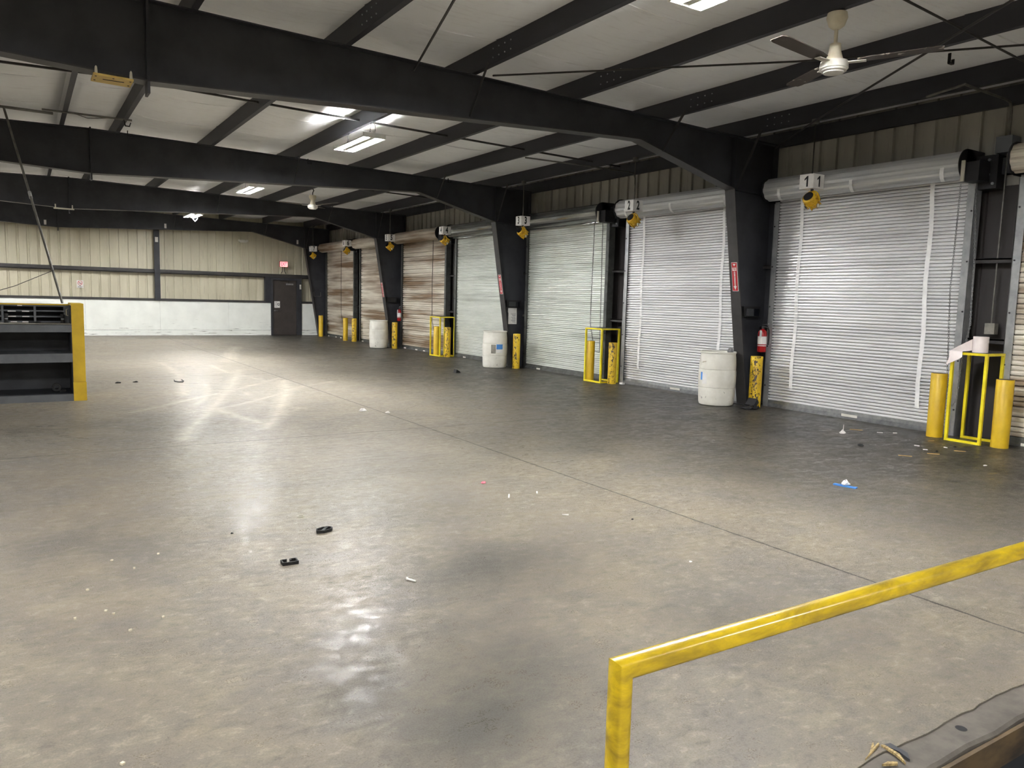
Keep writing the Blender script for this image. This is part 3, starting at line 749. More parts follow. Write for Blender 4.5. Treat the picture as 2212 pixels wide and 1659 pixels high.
# ------------------------------------------------------------------ number boxes and dock lights hanging before the doors
NB = [(7.07,3.433),(10.87,3.427),(14.60,3.423),(18.39,3.442),(22.02,3.444),(25.72,3.454),(29.39,3.418)]
NW = ['1','2','3','4','5','6','7']
for i, (y, z) in enumerate(NB):
    x = 9.48; w = .116
    t = empty('number_box', (x+w, y+w, z), 'white hanging number box marked '+NW[i]+', in front of the dock doors', 'hanging sign', 'white number boxes hanging before the dock doors')
    m = MB(); m.box(-w,w,-w,w,-.10,.10); m.obj('box', PAPER, t)
    for n_, loc, rz in (('a',(-w-.001,.0,0),-PI/2), ('b',(.0,-w-.001,0),0)):
        if NW[i] == '1':
            dg_ = MB().prism([(.0,-.075),(.026,-.075),(.026,.075),(.008,.075),(-.034,.038),(-.034,.014),(.0,.038)], 'y', -.001, .001).obj('digit', INK, t)
            dg_.location = loc; dg_.rotation_euler = (0,0,rz)
        else: text(NW[i], 'digit', INK, .215, t, loc, (PI/2,0,rz), sx=.62, bold=.008)
    top = ztop(9.72)-z
    m = MB(); m.tube([(0,0,.10),(0,0,top-.03)],.009,8); m.obj('rod', CONDUIT if i != 0 else RODM, t)
    m = MB(); m.lathe([(.0,.03),(.05,.02),(.055,-.03),(.03,-.05),(0,-.05)], (0,0,top-.03), 12, caps=False); m.obj('mounting_cup', CONDUIT, t)
    # dock light under the box
    d = empty('dock_light', (x+w-.02, y+w-.03, z-.10), 'yellow caged dock light hanging below number box '+NW[i], 'dock light', 'yellow dock lights below the number boxes')
    R_ = Matrix.Rotation(math.radians(186), 4, 'Z') @ Matrix.Rotation(math.radians(-30), 4, 'Y')
    c = Vector((0,0,-.16))
    def tf(mb):
        mb.v = [tuple(c + (R_ @ Vector(p))) for p in mb.v]; return mb
    m = MB(); m.lathe([(.0,.10),(.075,.10),(.095,.085),(.10,.06),(.088,.05),(.088,.0),(.098,-.005),(.098,-.03),(.085,-.035),(.08,-.09),(.05,-.115),(0,-.12)], n=18, axis='x', caps=False)
    for k in range(8):
        a = 2*PI*k/8; m.obox((-.03,.095*math.cos(a),.095*math.sin(a)), (.07,0,0), (0,.004*math.sin(a),-.004*math.cos(a)), (0,.012*math.cos(a),.012*math.sin(a)))
    tf(m).obj('lamp_body', YELP, d, smooth=30)
    m = MB(); m.lathe([(0,.106),(.07,.104),(.072,.098)], n=18, axis='x', caps=False); tf(m).obj('lens', LENS, d, smooth=30)
    m = MB(); ring = [(0, .13*math.cos(a), .13*math.sin(a)) for a in [math.radians(q) for q in range(-8, 189, 14)]]
    m.v, m.f = [], []
    m.tube([c + Vector((p[0], p[1], p[2])) for p in ring], .011, 6); m.obj('yoke', YELP, d)
    m = MB(); m.bar((0,0,.0),(0,0,-.04),.03,.03); m.obj('hanger', DARK, d)
    for k in (0, 1):
        m = MB(); m.lathe([(0,.03),(.018,.02),(.022,-.01),(.012,-.03),(0,-.03)], (0,0,0), 10, caps=False)
        m.v = [tuple(c + Vector(p) + (R_ @ Vector((-.06, .09*(1 if k else -1), -.05)))) for p in m.v]; m.obj('knob', PLAST if k else DARK, d)

# ------------------------------------------------------------------ bollards
BOL = [((10.10,4.61),'clean-topped yellow bollard closest to the camera side, right of the roll stand'),((10.13,5.43),'yellow bollard standing just left of the roll stand'),
 ((10.12,8.40),'badly chipped yellow bollard with crumpled black rubber at its foot'),((10.14,12.06),'heavily chipped yellow bollard in front of the middle yellow frame stand'),
 ((10.10,12.74),'unchipped yellow bollard inside the middle yellow frame stand'),((10.10,15.62),'chipped yellow bollard beside the drum with blue label'),
 ((10.14,19.285),'chipped yellow bollard at the open side of the far yellow frame stand'),((10.09,19.87),'dull yellow bollard inside the far yellow frame stand'),
 ((10.10,22.86),'chipped yellow bollard right of the plain white drum'),((10.17,26.62),'chipped bollard of the pair between the two stained doors past the plain drum'),
 ((10.06,27.21),'clean bollard of the pair between the two stained doors past the plain drum'),((10.09,30.07),'farthest yellow bollard, by the exit door column')]
BOL[0] = (BOL[0][0], 'yellow bollard just right of the stand holding the film roll')
for (x, y), lab in BOL:
    t = empty('bollard', (x, y, 0), lab, 'bollard', 'yellow steel bollards along the dock doors')
    r = .088 if y > 11 else .098
    worn = lab.find('chipped ') >= 0 and lab.find('unchipped') < 0
    MB().lathe([(r,0),(r,.835),(r-.004,.84)], n=24, caps=False).obj('post', YEL if worn else YELW, t, smooth=40)
    MB().lathe([(r-.004,.84),(r-.03,.842),(0,.842)], n=24, caps=False).obj('cap', CURBF if not worn else YEL, t, smooth=40)

# ------------------------------------------------------------------ drums
def patch(r, a0, a1, z0, z1, n=10, fz=None):
    m = MB(); vs = []
    for k in range(n+1):
        a = math.radians(a0 + (a1-a0)*k/n)
        zt = z1 if fz is None else z1 - fz(k/n)
        vs += [(r*math.cos(a), r*math.sin(a), z0), (r*math.cos(a), r*math.sin(a), zt)]
    return m.add(vs, [(2*k, 2*k+2, 2*k+3, 2*k+1) for k in range(n)])
def drum(x, y, lab):
    t = empty('drum', (x, y, 0), lab, 'drum', 'white plastic drums by the columns')
    prof = [(0,.0),(.25,.0),(.275,.012),(.288,.05),(.293,.12),(.298,.24),(.298,.292),(.292,.298),(.298,.304),(.305,.36),(.307,.45),(.305,.56),(.299,.592),(.293,.598),(.299,.604),(.299,.68),(.292,.78),(.284,.84),(.282,.862),
            (.294,.868),(.296,.884),(.288,.893),(.276,.888),(.274,.84),(.284,.66),(.29,.45),(.282,.1),(0,.06)]
    MB().lathe(prof, n=40, caps=False).obj('shell', DRUM, t, smooth=32)
    return t
d1 = drum(9.76, 8.90, 'white plastic drum with crumpled film poking out, beside the nearest column')
m = patch(.307, 172, 190, .36, .56, fz=lambda u: .05*u); m.obj('torn_label', PAPER, d1)
m = patch(.3075, 164, 172, .42, .55); m.obj('picture_label', BLUE, d1)
m = MB(); m.tube([(.30*math.cos(a), .30*math.sin(a), .70+.03*math.cos(6*a)) for a in [math.radians(168+3*k) for k in range(6)]], .006, 5); m.obj('handle_mark', CREAM, d1)
d2 = drum(9.735, 16.03, 'white plastic drum with a blue picture label, beside the second column')
patch(.3085, 222, 243, .36, .57).obj('torn_label', GREYT, d2)
m = patch(.309, 246, 276, .46, .58); m.obj('picture_label', BLUE, d2)
patch(.309, 246, 276, .38, .458).obj('caption_label', PAPER, d2)
drum(9.735, 23.30, 'plain unlabelled white drum standing by the third column')
m = MB(); rng = random.Random(2); base = MB().lathe([(0,-.05),(.035,-.04),(.055,0),(.045,.04),(0,.055)], n=10, caps=False)
m.v = [(p[0]*(1+rng.uniform(-.25,.25)), p[1]*(1+rng.uniform(-.25,.25)), p[2]*(1+rng.uniform(-.3,.3))) for p in base.v]; m.f = base.f
m.v += [(.0,0,-.03),(.03,.0,-.03),(.02,.02,-.45),(-.01,.02,-.45)]; b_ = len(m.v)-4; m.f.append((b_,b_+1,b_+2,b_+3))
tag(m.obj('crumpled_film', FOIL, loc=(9.86, 8.73, .90)), 'crumpled grey film sticking out of the nearest white drum', 'film')

# ------------------------------------------------------------------ yellow frame stands
def stand(x0, x1, y0, y1, h, lab):
    t = empty('frame_stand', ((x0+x1)/2, (y0+y1)/2, 0), lab, 'stand', 'yellow frame stands between the dock doors')
    X, Y, r = (x1-x0)/2, (y1-y0)/2, .017
    for sx in (-1, 1):
        for sy in (-1, 1):
            MB().box(sx*X-r, sx*X+r, sy*Y-r, sy*Y+r, 0, h-.03).obj('leg', YELS, t)
    for sx in (-1, 1): MB().box(sx*X-r, sx*X+r, -Y+r, Y-r, .0, .03).obj('bottom_rail', YELS, t)
    if y0 > 10: MB().box(-X+r, X-r, -Y-r, -Y+r, .0, .03).obj('bottom_rail', YELS, t)
    m = MB()
    for sx in (-1, 1): m.box(sx*X-r, sx*X+r, -Y-r, Y+r, h-.03, h)
    for sy in (-1, 1): m.box(-X+r, X-r, sy*Y-r, sy*Y+r, h-.03, h)
    m.obj('top_rail', YELS, t)
    MB().box(-X+r, X-r, -Y+r, Y-r, h-.012, h+.002).obj('top_plate', INNER, t)
    return t
stand(10.0, 10.40, 4.80, 5.21, 1.14, 'yellow frame stand nearest the camera, a film roll on top')
s2 = stand(9.97, 10.42, 12.22, 12.74, 1.12, 'empty-topped yellow frame stand between the plain grey door and strapped door')
s3 = stand(9.97, 10.42, 19.42, 20.02, 1.13, 'farthest yellow frame stand, beside the stained door behind number box 5')
m = MB(); m.lathe([(.03,0),(.088,0),(.088,.20),(.03,.20),(.03,0)], n=28, caps=False)
t = empty('film_roll', (10.20, 4.985, 1.143), 'pale roll of film standing on the nearest yellow stand', 'roll')
m.obj('roll', ROLLP, t, smooth=40)
sh = MB(); vs = []
for A, B in (((-.04,.080,.02),(-.03,.086,.165)),((-.10,.10,.012),(-.09,.13,.125)),((-.15,.11,.010),(-.15,.19,.075)),((-.20,.10,.012),(-.20,.23,.035)),
             ((-.245,.09,.008),(-.25,.25,.005)),((-.264,.08,-.06),(-.278,.23,-.07)),((-.272,.12,-.09),(-.288,.26,-.17))): vs += [A, B]
sh.add(vs, [(2*k, 2*k+2, 2*k+3, 2*k+1) for k in range(6)])
so = sh.obj('loose_end', ROLLP, t, smooth=60)

# ------------------------------------------------------------------ fire extinguishers, signs and pockets on the columns
def extinguisher(x, y, z, lab):
    t = empty('fire_extinguisher', (x, y, z), lab, 'fire extinguisher', 'red fire extinguishers on the columns')
    MB().lathe([(0,0),(.066,0),(.072,.012),(.072,.30),(.064,.34),(.04,.365),(.022,.375),(.02,.39)], n=24).obj('cylinder', RED, t, smooth=35)
    patch(.0732, 100, 300, .13, .26).obj('label_band', PAPER, t)
    patch(.0732, 110, 290, .10, .112).obj('print_line', WHITE, t)
    m = MB(); m.lathe([(.02,.385),(.03,.39),(.03,.43),(.015,.44)], n=12); m.obj('valve', DARK, t)
    m = MB(); m.bar((0,0,.45),(-.02,-.13,.47),.02,.01); m.bar((0,0,.425),(-.02,-.11,.41),.02,.008); m.obj('lever', GALV, t)
    m = MB(); m.tube([(.03,0,.41),(.06,-.04,.42),(.075,-.07,.36),(.075,-.075,.22),(.07,-.07,.12)],.011,8); m.obj('hose', RUB, t)
    m = MB(); m.add([(-.082,-.01,.24),(-.082,-.055,.24),(-.075,-.05,.36),(-.075,-.005,.36)], [(0,1,2,3)]); m.obj('inspection_tag', PAPER, t)
    m = MB(); m.box(-.02,.13,.066,.076,.2,.4); m.obj('wall_bracket', DARK, t)
    return t
extinguisher(10.34, 8.50, .90, 'red fire extinguisher on the nearest column, above a chipped bollard')
extinguisher(10.38, 23.14, .88, 'red fire extinguisher on the third column, beyond the plain drum')
ang = math.atan2(.57, 3.5)
for i, lab in enumerate(('red fire extinguisher sign with down arrow on the nearest column', 'red fire extinguisher sign on the second column, above the blue-label drum', 'red fire extinguisher sign on the third column, above the plain drum')):
    zc = 2.12 - (.10 if i == 1 else .25 if i == 2 else 0); xc = 9.63 + (3.5-zc)*.57/3.5 - .012
    t = empty('fire_sign', (xc, FRY[i], zc), lab, 'sign', 'red fire extinguisher signs on the columns'); t.rotation_euler = (0, -ang, 0)
    MB().box(-.003,.003,-.075,.045,-.235,.235).obj('panel', PAPER, t)
    MB().box(-.004,-.003,-.068,.038,-.228,.228).obj('red_field', REDS, t)
    MB().box(-.0046,-.004,-.055,.025,.10,.15).obj('word_band', PAPER, t)
    text('FIRE', 'letters', REDS, .042, t, (-.0052,-.015,.125), (PI/2,0,-PI/2), sx=.78, bold=.001, ext=.0003)
    MB().prism([(-.045,.21),(.015,.21),(-.015,.17)], 'x', -.0046, -.004).obj('arrow_mark', PAPER, t)
    MB().prism([(-.028,.09),(-.002,.09),(-.002,-.15),(.018,-.15),(-.015,-.215),(-.048,-.15),(-.028,-.15)], 'x', -.0046, -.004).obj('arrow_mark', PAPER, t)
    for k, c_ in enumerate('EXTINGUISHER'):
        text(c_, 'letters', REDS, .024, t, (-.0052,-.015,.080-.0195*k), (PI/2,0,-PI/2), bold=.0006, ext=.0003)
for i, lab in enumerate(('black document pocket on the nearest column', 'black document pocket on the second column, above two notices', 'black document pocket on the third column')):
    y = FRY[i]; t = empty('document_pocket', (10.2, y-.012, 1.56), lab, 'document pocket', 'black pockets on the columns')
    m = MB(); m.prism([(-.20,.085),(.21,.085),(.18,-.085),(-.17,-.085)], 'y', -.09, -.0); m.obj('pocket', RUB, t)
    MB().box(-.15, .16, -.10, -.09, -.07, .05).obj('front_lip', LENS, t)
nt = tag(MB().box(-.13,.12,-.004,0,-.055,.055).obj('notice', PAPER, loc=(10.23, FRY[1]-.008, 1.40)), 'small white notice on the second column under the black pocket', 'notice')
nt2 = empty('notice', (10.235, FRY[1]-.008, 1.205), 'tall printed notice sheet, lower one on the second column', 'notice')
MB().box(-.125,.12,-.004,0,-.145,.145).obj('sheet', PAPER, nt2)
for k in range(9): MB().box(-.05+.02*(k%3), .09-.02*(k%2), -.0055, -.004, .10-.025*k, .108-.025*k).obj('print_line', GREY, nt2)

# ------------------------------------------------------------------ ceiling lamps
def lamp(x, y, z, lab):
    t = empty('ceiling_lamp', (x, y, z), lab, 'ceiling lamp', 'lit tube lamps in a row along the fourth purlin')
    L = .69
    m = MB()
    for s in (-1, 1):
        m.prism([(s*.02,.055),(s*.035,.0),(s*.045,.0),(s*.085,.05),(s*.085,.056)] if s > 0 else [(s*.085,.056),(s*.085,.05),(s*.045,.0),(s*.035,.0),(s*.02,.055)], 'y', -L, L)
        m.prism([(s*.106,.054),(s*.106,.048),(s*.178,-.012),(s*.182,-.010)] if s > 0 else [(s*.182,-.010),(s*.178,-.012),(s*.106,.048),(s*.106,.054)], 'y', -L, L)
    m.box(-.02,.02,-L,L,.05,.10)
    m.obj('reflector', LAMPW, t)
    for s in (-1, 1):
        m = MB(); m.box(-.185,.185, s*L-.012, s*L+.012, -.012, .06); m.obj('end_plate', LAMPW, t)
    for q in (-.135, -.07, .07, .135):
        m = MB(); m.tube([(q,-L+.02,.012),(q,L-.02,.012)],.013,8); m.obj('tube', TUBE, t, smooth=60)
    for s in (-.5, .5):
        m = MB(); m.chain([(0,s,.10),(.03,s+.02,ztop(x)-z-.0)],.04,.022,.003); m.obj('hanging_chain', DARK, t)
    m = MB(); m.tube([(.0,-.55,.09),(.06,-.57,.12),(.05,-.6,.2),(.02,-.58,ztop(x)-z)],.006,6); m.obj('power_cord', CONDUIT, t)
    return t
lamp(4.80, 4.27, 4.15, 'lit tube lamp partly cut off at the top edge, nearest the camera')
lamp(4.81, 12.43, 4.15, 'lit tube lamp with dark centre strip, between the first and second frames')
lamp(4.81, 19.60, 4.15, 'lit tube lamp between the second and third frames')
d4 = lamp(4.81, 26.95, 4.10, 'farthest lit tube lamp, with a cable loop hanging under it')
lamp(4.81, -3.0, 4.15, 'lit tube lamp behind the landing, on the door side')
lamp(-2.5, 4.27, 4.15, 'lit tube lamp beside the landing, on the far side of the ridge')
lamp(-2.5, 19.6, 4.15, 'added unseen tube lamp beyond the dock desk, on the far side of the ridge')  # out of view, added to brighten the left far wall and floor
lamp(-2.5, 26.95, 4.15, 'lit tube lamp at the far end, on the far side of the ridge')
lamp(-2.5, -3.0, 4.15, 'lit tube lamp behind the landing, on the far side of the ridge')
m = MB(); m.tube([(-.08,-.3,0),(-.07,-.3,-.12),(0,-.3,-.2),(.07,-.3,-.12),(.08,-.3,0)],.012,6); m.obj('cable_loop', LAMPW, d4)

# ------------------------------------------------------------------ ceiling fans
def fan(x, y, zc, zh, angs, lab, hook):
    t = empty('ceiling_fan', (x, y, zh), lab, 'ceiling fan', 'cream ceiling fans')
    top = zc - zh
    m = MB(); m.lathe([(0,top),(.088,top-.005),(.095,top-.05),(.07,top-.12),(.03,top-.15),(0,top-.15)], n=20, caps=False); m.obj('canopy', CREAM, t, smooth=40)
    m = MB(); m.tube([(0,0,top-.14),(0,0,.13)],.017,12); m.obj('down_rod', CREAM, t, smooth=40)
    m = MB(); m.lathe([(0,.20),(.05,.195),(.055,.13),(.075,.06),(.08,.04)], n=20, caps=False); m.obj('motor_neck', CREAM, t, smooth=40)
    m = MB(); m.lathe([(.08,.045),(.12,.035),(.128,.0),(.128,-.03),(.115,-.034),(.115,-.05),(.09,-.055),(.09,-.068),(0,-.072)], n=28, caps=False); m.obj('motor_housing', WHITE, t, smooth=35)
    for a in angs:
        a = math.radians(a); d = Vector((math.cos(a), math.sin(a), 0)); s = Vector((-math.sin(a), math.cos(a), 0))
        m = MB(); m.obox(d*.19+Vector((0,0,.02)), d*.085, s*.03, (0,0,.004)); 
        br = m.obj('blade_arm', WHITE, t)
        m = MB(); vs = []
        for r, w, z in ((.20,.05,.03),(.30,.065,.034),(.60,.07,.045),(.84,.072,.055),(.90,.055,.056)):
            for e, dz in ((-1,-.003),(1,.003)): vs.append(d*r + s*w*1.15*e + Vector((0,0,z+dz)))
        n_ = len(vs); top_ = [v+Vector((0,0,.008)) for v in vs]
        fs = [(2*k,2*k+1,2*k+3,2*k+2) for k in range(4)] + [(n_+2*k,n_+2*k+2,n_+2*k+3,n_+2*k+1) for k in range(4)]
        fs += [(2*k,2*k+2,n_+2*k+2,n_+2*k) for k in range(4)] + [(2*k+1,n_+2*k+1,n_+2*k+3,2*k+3) for k in range(4)] + [(0,n_,n_+1,1),(n_-2,n_-1,2*n_-1,2*n_-2)]
        m.add(vs+top_, fs); m.obj('blade', BLADE, t)
    if hook:
        m = MB(); m.tube([(0,0,top),(.0,0,top+.06),(.03,0,top+.12),(.0,0,ztop(x)-zh)],.012,6); m.obj('hook', DARK, t)
    return t
fan(6.50, 4.71, 4.38, 3.905, (184, 302, 62), 'near cream ceiling fan with dirty dark blades', False)
fan(6.48, 19.95, 4.22, 3.93, (175, 295, 55), 'far cream ceiling fan hanging from a hook', True)

# ------------------------------------------------------------------ roof rods, conduits and small hardware
def pipe(name, pts, r, mat, lab, cat):
    return tag(MB().tube(pts, r, 8).obj(name, mat, smooth=50), lab, cat)
pipe('brace_rod', [(10.38,8.50,4.20),(9.42,7.08,4.235),(7.2,3.55,4.28),(5.8,1.41,4.34)], .013, RODM, 'diagonal roof brace rod running from the nearest column across the near fan', 'brace rod')
pipe('brace_rod', [(4.86,8.20,4.31),(7.22,5.70,4.31),(8.50,4.01,4.30),(10.3,1.55,4.26)], .011, RODM, 'long roof brace rod passing just behind the near fan', 'brace rod')
pipe('brace_rod', [(3.99,8.55,4.30),(3.378,6.373,4.33),(1.9,1.41,4.38)], .013, RODM, 'short steep brace rod above the nearest rafter', 'brace rod')
pipe('roof_conduit', [(5.2,4.02,4.33),(6.477,4.08,4.32),(7.6,4.14,4.30),(9.1,4.23,4.28),(10.4,4.3,4.25)], .011, RODM, 'dark conduit crossing below the near purlins beyond the fan', 'conduit')
cd = empty('wall_conduit', (9.39,5.03,4.29), 'grey conduit bending from the roof down to a box beside the nearest door hood', 'conduit')
m = MB(); m.tube([(.18,.55,0),(.0,.0,0),(.1,-.0,-.005),(1.02,.02,-.01),(1.12,.02,-.03),(1.16,.02,-.12),(1.16,.02,-.44)],.017,8); m.obj('pipe', CONDUIT, cd, smooth=50)
m = MB(); m.box(1.06,1.28,-.07,.12,-.64,-.44); m.obj('junction_box', GREY, cd)
m = MB(); m.tube([(1.17,.02,-.64),(1.18,.03,-2.78)],.011,8); m.obj('lower_pipe', CONDUIT, cd, smooth=50)
m = MB(); m.box(1.12,1.22,-.04,.08,-2.92,-2.78); m.obj('outlet_box', GREYT, cd)
cd = empty('wall_conduit', (9.5,12.2,4.30), 'thin conduit bending from the roof down the wall beside door hood 3', 'conduit')
m = MB(); m.tube([(-1.4,.2,.02),(.0,.05,0),(1.0,.0,-.01),(1.12,0,-.03),(1.16,0,-.12),(1.16,.0,-.62),(1.16,.0,-2.9)],.014,8); m.obj('pipe', CONDUIT, cd, smooth=50)
m = MB(); m.box(1.08,1.2,-.06,.06,-3.02,-2.9); m.obj('outlet_box', GREYT, cd)
cd = empty('wall_conduit', (10.6,19.6,3.4), 'thin conduit down the dark gap beside the far yellow frame stand', 'conduit')
m = MB(); m.tube([(0,0,0),(0,0,-2.1)],.013,8).tube([(-.02,.2,0),(-.02,.2,-2.1)],.010,8); m.obj('pipe', CONDUIT, cd, smooth=50)
cd = empty('wall_conduit', (10.6,26.95,3.4), 'thin conduit down the dark gap between the two farthest stained doors', 'conduit')
m = MB(); m.tube([(0,0,0),(0,0,-2.3)],.013,8); m.obj('pipe', CONDUIT, cd, smooth=50)
m = MB(); m.lathe([(0,.03),(.05,.02),(.05,-.05),(0,-.06)],(0,0,-2.3),10,caps=False); m.obj('outlet_box', GREYT, cd)
for yb, lab in ((12.39,'dark bridging bar between purlins beyond the nearest rafter'),(19.71,'dark bridging bar between purlins beyond the second rafter')):
    m = MB(); m.bar((-1.5,yb,4.52),(RIDGE,yb,4.60),.03,.03); m.bar((RIDGE,yb,4.60),(10.4,yb,ztop(10.4)+.11),.03,.03)
    tag(m.obj('bridging_bar', RODM), lab, 'bridging bar')
tag(MB().tube([(-1.0,14.88,4.47),(.55,14.92,4.47)],.022,8).obj('roof_pipe', CONDUIT), 'grey pipe under the ridge purlin that holds the leaning pole', 'pipe')
lp = empty('leaning_pole', (.53,13.62,1.424), 'thin grey pole leaning from the dock desk up to the roof', 'pole')
MB().tube([(0,0,0),(-.35,.70,1.65),(-.65,1.26,3.03)],.017,8).obj('pole', CONDUIT, lp, smooth=50)
MB().tube([(-.36,.62,1.69),(-.34,.76,1.61)],.024,8).obj('coupling', GALV, lp)
MB().tube([(-.08,.16,.12+.38),(-.6,.0,.24),(-1.2,-.1,.02)],.005,5).obj('cord', RODM, lp)
tl = empty('tube_bar', (1.0,14.35,4.41), 'thin unlit tube bar hung below the ridge purlins', 'bar')
MB().tube([(-.62,.03,0),(.64,-.03,0)],.016,8).obj('tube', CONDUIT, tl)
MB().tube([(-.2,.0,0),(0,.0,-.05),(.3,.0,-.005)],.006,5).obj('loose_wire', RODM, tl)
MB().tube([(.52,-.03,0),(.54,-.03,-.10),(.60,-.03,-.10),(.62,-.03,-.04)],.010,6).obj('hook', RUB, tl)
hb = empty('hanging_board', (.83,8.66,3.672), 'small yellow board clipped under the nearest rafter by the ridge', 'board')
m = MB(); m.add([(-.175,-.13,0),(.175,-.10,0),(.175,.19,0),(-.175,.16,0),(-.175,-.13,.02),(.175,-.10,.02),(.175,.19,.02),(-.175,.16,.02)], [(3,2,1,0),(4,5,6,7),(0,1,5,4),(1,2,6,5),(2,3,7,6),(3,0,4,7)]); m.obj('board', BOARD, hb)
for s in (-1,1):
    MB().prism([(-.014,0),(.014,0),(.010,.06),(0,.075),(-.010,.06)], 'y', -.125, -.115).obj('clip', PLAST, hb).location = (s*.15,.0,.015)
MB().box(-.085,.10,.0,.012,-.004,0).obj('slot_mark', INK, hb)
for sx, sy in ((-.15,-.08),(.15,-.05),(-.15,.08),(.15,.12),(0,-.08)): MB().box(sx-.008,sx+.008,sy-.01,sy+.01,-.003,0).obj('screw', INK, hb)
hb = empty('hanging_board', (1.02,23.25,3.675), 'short pale bar clipped under the third rafter by the ridge', 'board')
MB().box(-.23,.23,-.02,.02,0,.03).obj('board', PLAST, hb)
for s in (-1,1): MB().box(s*.19-.015,s*.19+.015,-.02,.0,.03,.12).obj('clip', PLAST, hb)
def hookj(x, y, z, lab):
    m = MB(); m.bar((0,0,.03),(0,0,-.07),.03,.012); m.bar((0,0,-.07),(.07,0,-.07),.03,.012); m.bar((.07,0,-.07),(.07,0,-.02),.03,.012)
    tag(m.obj('beam_hook', RUB, loc=(x,y,z)), lab, 'hook')
hookj(8.28, 4.62, 4.30, 'black beam hook on the second purlin near the fan')
hookj(5.02, 15.75, 4.36, 'small black clamp on the purlin near the dark-striped lamp')
hookj(8.2, 15.7, 4.30, 'small black clamp on the second purlin above number box 3')
hookj(1.72, 15.7, 4.46, 'small black clamp on the ridge purlin at the second rafter')

# ------------------------------------------------------------------ dock desk at the left
dk = empty('dock_desk', (.0, 12.93, 0), 'grey steel dock desk with open shelves and a yellow end panel', 'desk')
x0, x1 = -1.9, .61
MB().box(x1, .77, 0, .82, .28, 1.43).obj('end_panel', YELW, dk)
MB().box(x1-.004, .776, -.012, .83, 0, .276).obj('end_base', YELW, dk)
MB().box(x0, x1, .78, .80, 0, 1.40).obj('back_panel', INNER, dk)
MB().box(x0, x0+.02, 0, .80, 0, 1.40).obj('side_panel', GREY, dk)
MB().box(x1-.012, x1, .02, .78, .1, 1.40).obj('inner_panel', INNER, dk)
MB().box(x0, x1, 0, .03, 0, .10).obj('kick_plate', GREY, dk)
m = MB(); m.box(x0, x1, .02, .78, .095, .11); m.obj('lower_shelf', INNER, dk)
m = MB(); m.box(x0, x1, 0, .03, .572, .70); m.box(x0, x1, .03, .78, .68, .70); m.obj('middle_shelf', GREY, dk)
m = MB(); m.box(x0, x1, -.01, .03, 1.012, 1.128); m.obj('top_apron', GREY, dk)
m = MB(); m.box(x0, x1, -.01, .80, 1.12, 1.135); m.obj('work_top', GREYT, dk)
ph = MB().box(x0, x1, .72, .78, 1.135, 1.39).obj('pigeonhole_back', INNER, dk)
pm = MB()
for z in (1.145, 1.222, 1.306, 1.382): pm.box(x0, .555, .42, .74, z-.008, z+.010)
for x in (-1.82,-1.43,-1.03,-.63,-.235,.165,.548): pm.box(x-.014, x+.014, .418, .74, 1.135, 1.39)
po = pm.obj('pigeonhole_rack', GREY, dk)
MB().box(.562, x1-.012, .42, .45, 1.135, 1.39).obj('filler_panel', GREY, dk)
MB().box(x0, x1, .40, .82, 1.392, 1.41).obj('top_board', GREYT, dk)
MB().box(x0, x1, .39, .402, 1.395, 1.413).obj('top_edge', YELW, dk)
for (x, z, w) in ((-.12,1.224,.05),(.05,1.224,.045),(-.10,1.147,.04),(.05,1.147,.045),(-.02,1.384,.03),(-.12,1.30,.05),(.05,1.30,.045)):
    MB().box(x-w, x+w, .408, .416, z-.008, z+.006).obj('shelf_label', PAPER, po)
m = MB(); m.tube([(.585,.41,1.34),(.565,.39,1.33),(.565,.39,1.25),(.585,.41,1.24)],.008,6); m.obj('pull_handle', CREAM, dk)
for x, lab in ((-.19,'black canister standing on the desk top, left of the pair'),(.51,'black canister standing on the desk top beside the yellow panel')):
    t = empty('canister', (x, 13.23, 1.136), lab, 'canister')
    MB().lathe([(0,0),(.03,0),(.03,.015),(.022,.02),(.022,.09),(.026,.095),(.026,.13),(0,.135)], n=16, caps=False).obj('body', RUB, t, smooth=35)
    MB().lathe([(.0225,.0),(.0225,.015)], (0,0,.05), n=16, caps=False).obj('band', GALV, t)
m = MB(); m.tube([(-.07,0,.012),(.05,.01,.012)],[.012,.012],8); m.tube([(.05,.01,.012),(.08,.012,.012)],.008,8)
tag(m.obj('marker_pen', RUB, loc=(.15,13.16,1.136)), 'black marker pen lying on the dock desk', 'pen')
m = MB(); m.lathe([(.03,-.025),(.06,-.025),(.065,0),(.06,.025),(.03,.025),(.03,-.025)], (0,0,.065), 18, axis='y', caps=False)
m.box(.04,.12,-.015,.015,.0,.025)
tag(m.obj('tape_dispenser', RUB, loc=(.40,13.25,.111)), 'dark tape dispenser in the bottom shelf of the dock desk', 'tape dispenser')

# ------------------------------------------------------------------ yellow handrail in the foreground
hr = empty('handrail', (.787,.885,0), 'yellow pipe handrail in the right foreground', 'handrail')
MB().tube([(0,0,.008),(0,0,1.065),(4.2,-.07,1.065),(4.2,-.07,.008)], .0197, 24).obj('rail_pipe', RAIL, hr, smooth=35)
for x, y in ((0,0),(4.2,-.07)): MB().lathe([(.06,0),(.06,.008),(.022,.009)], (x,y,0), 18).obj('base_flange', RAIL, hr)

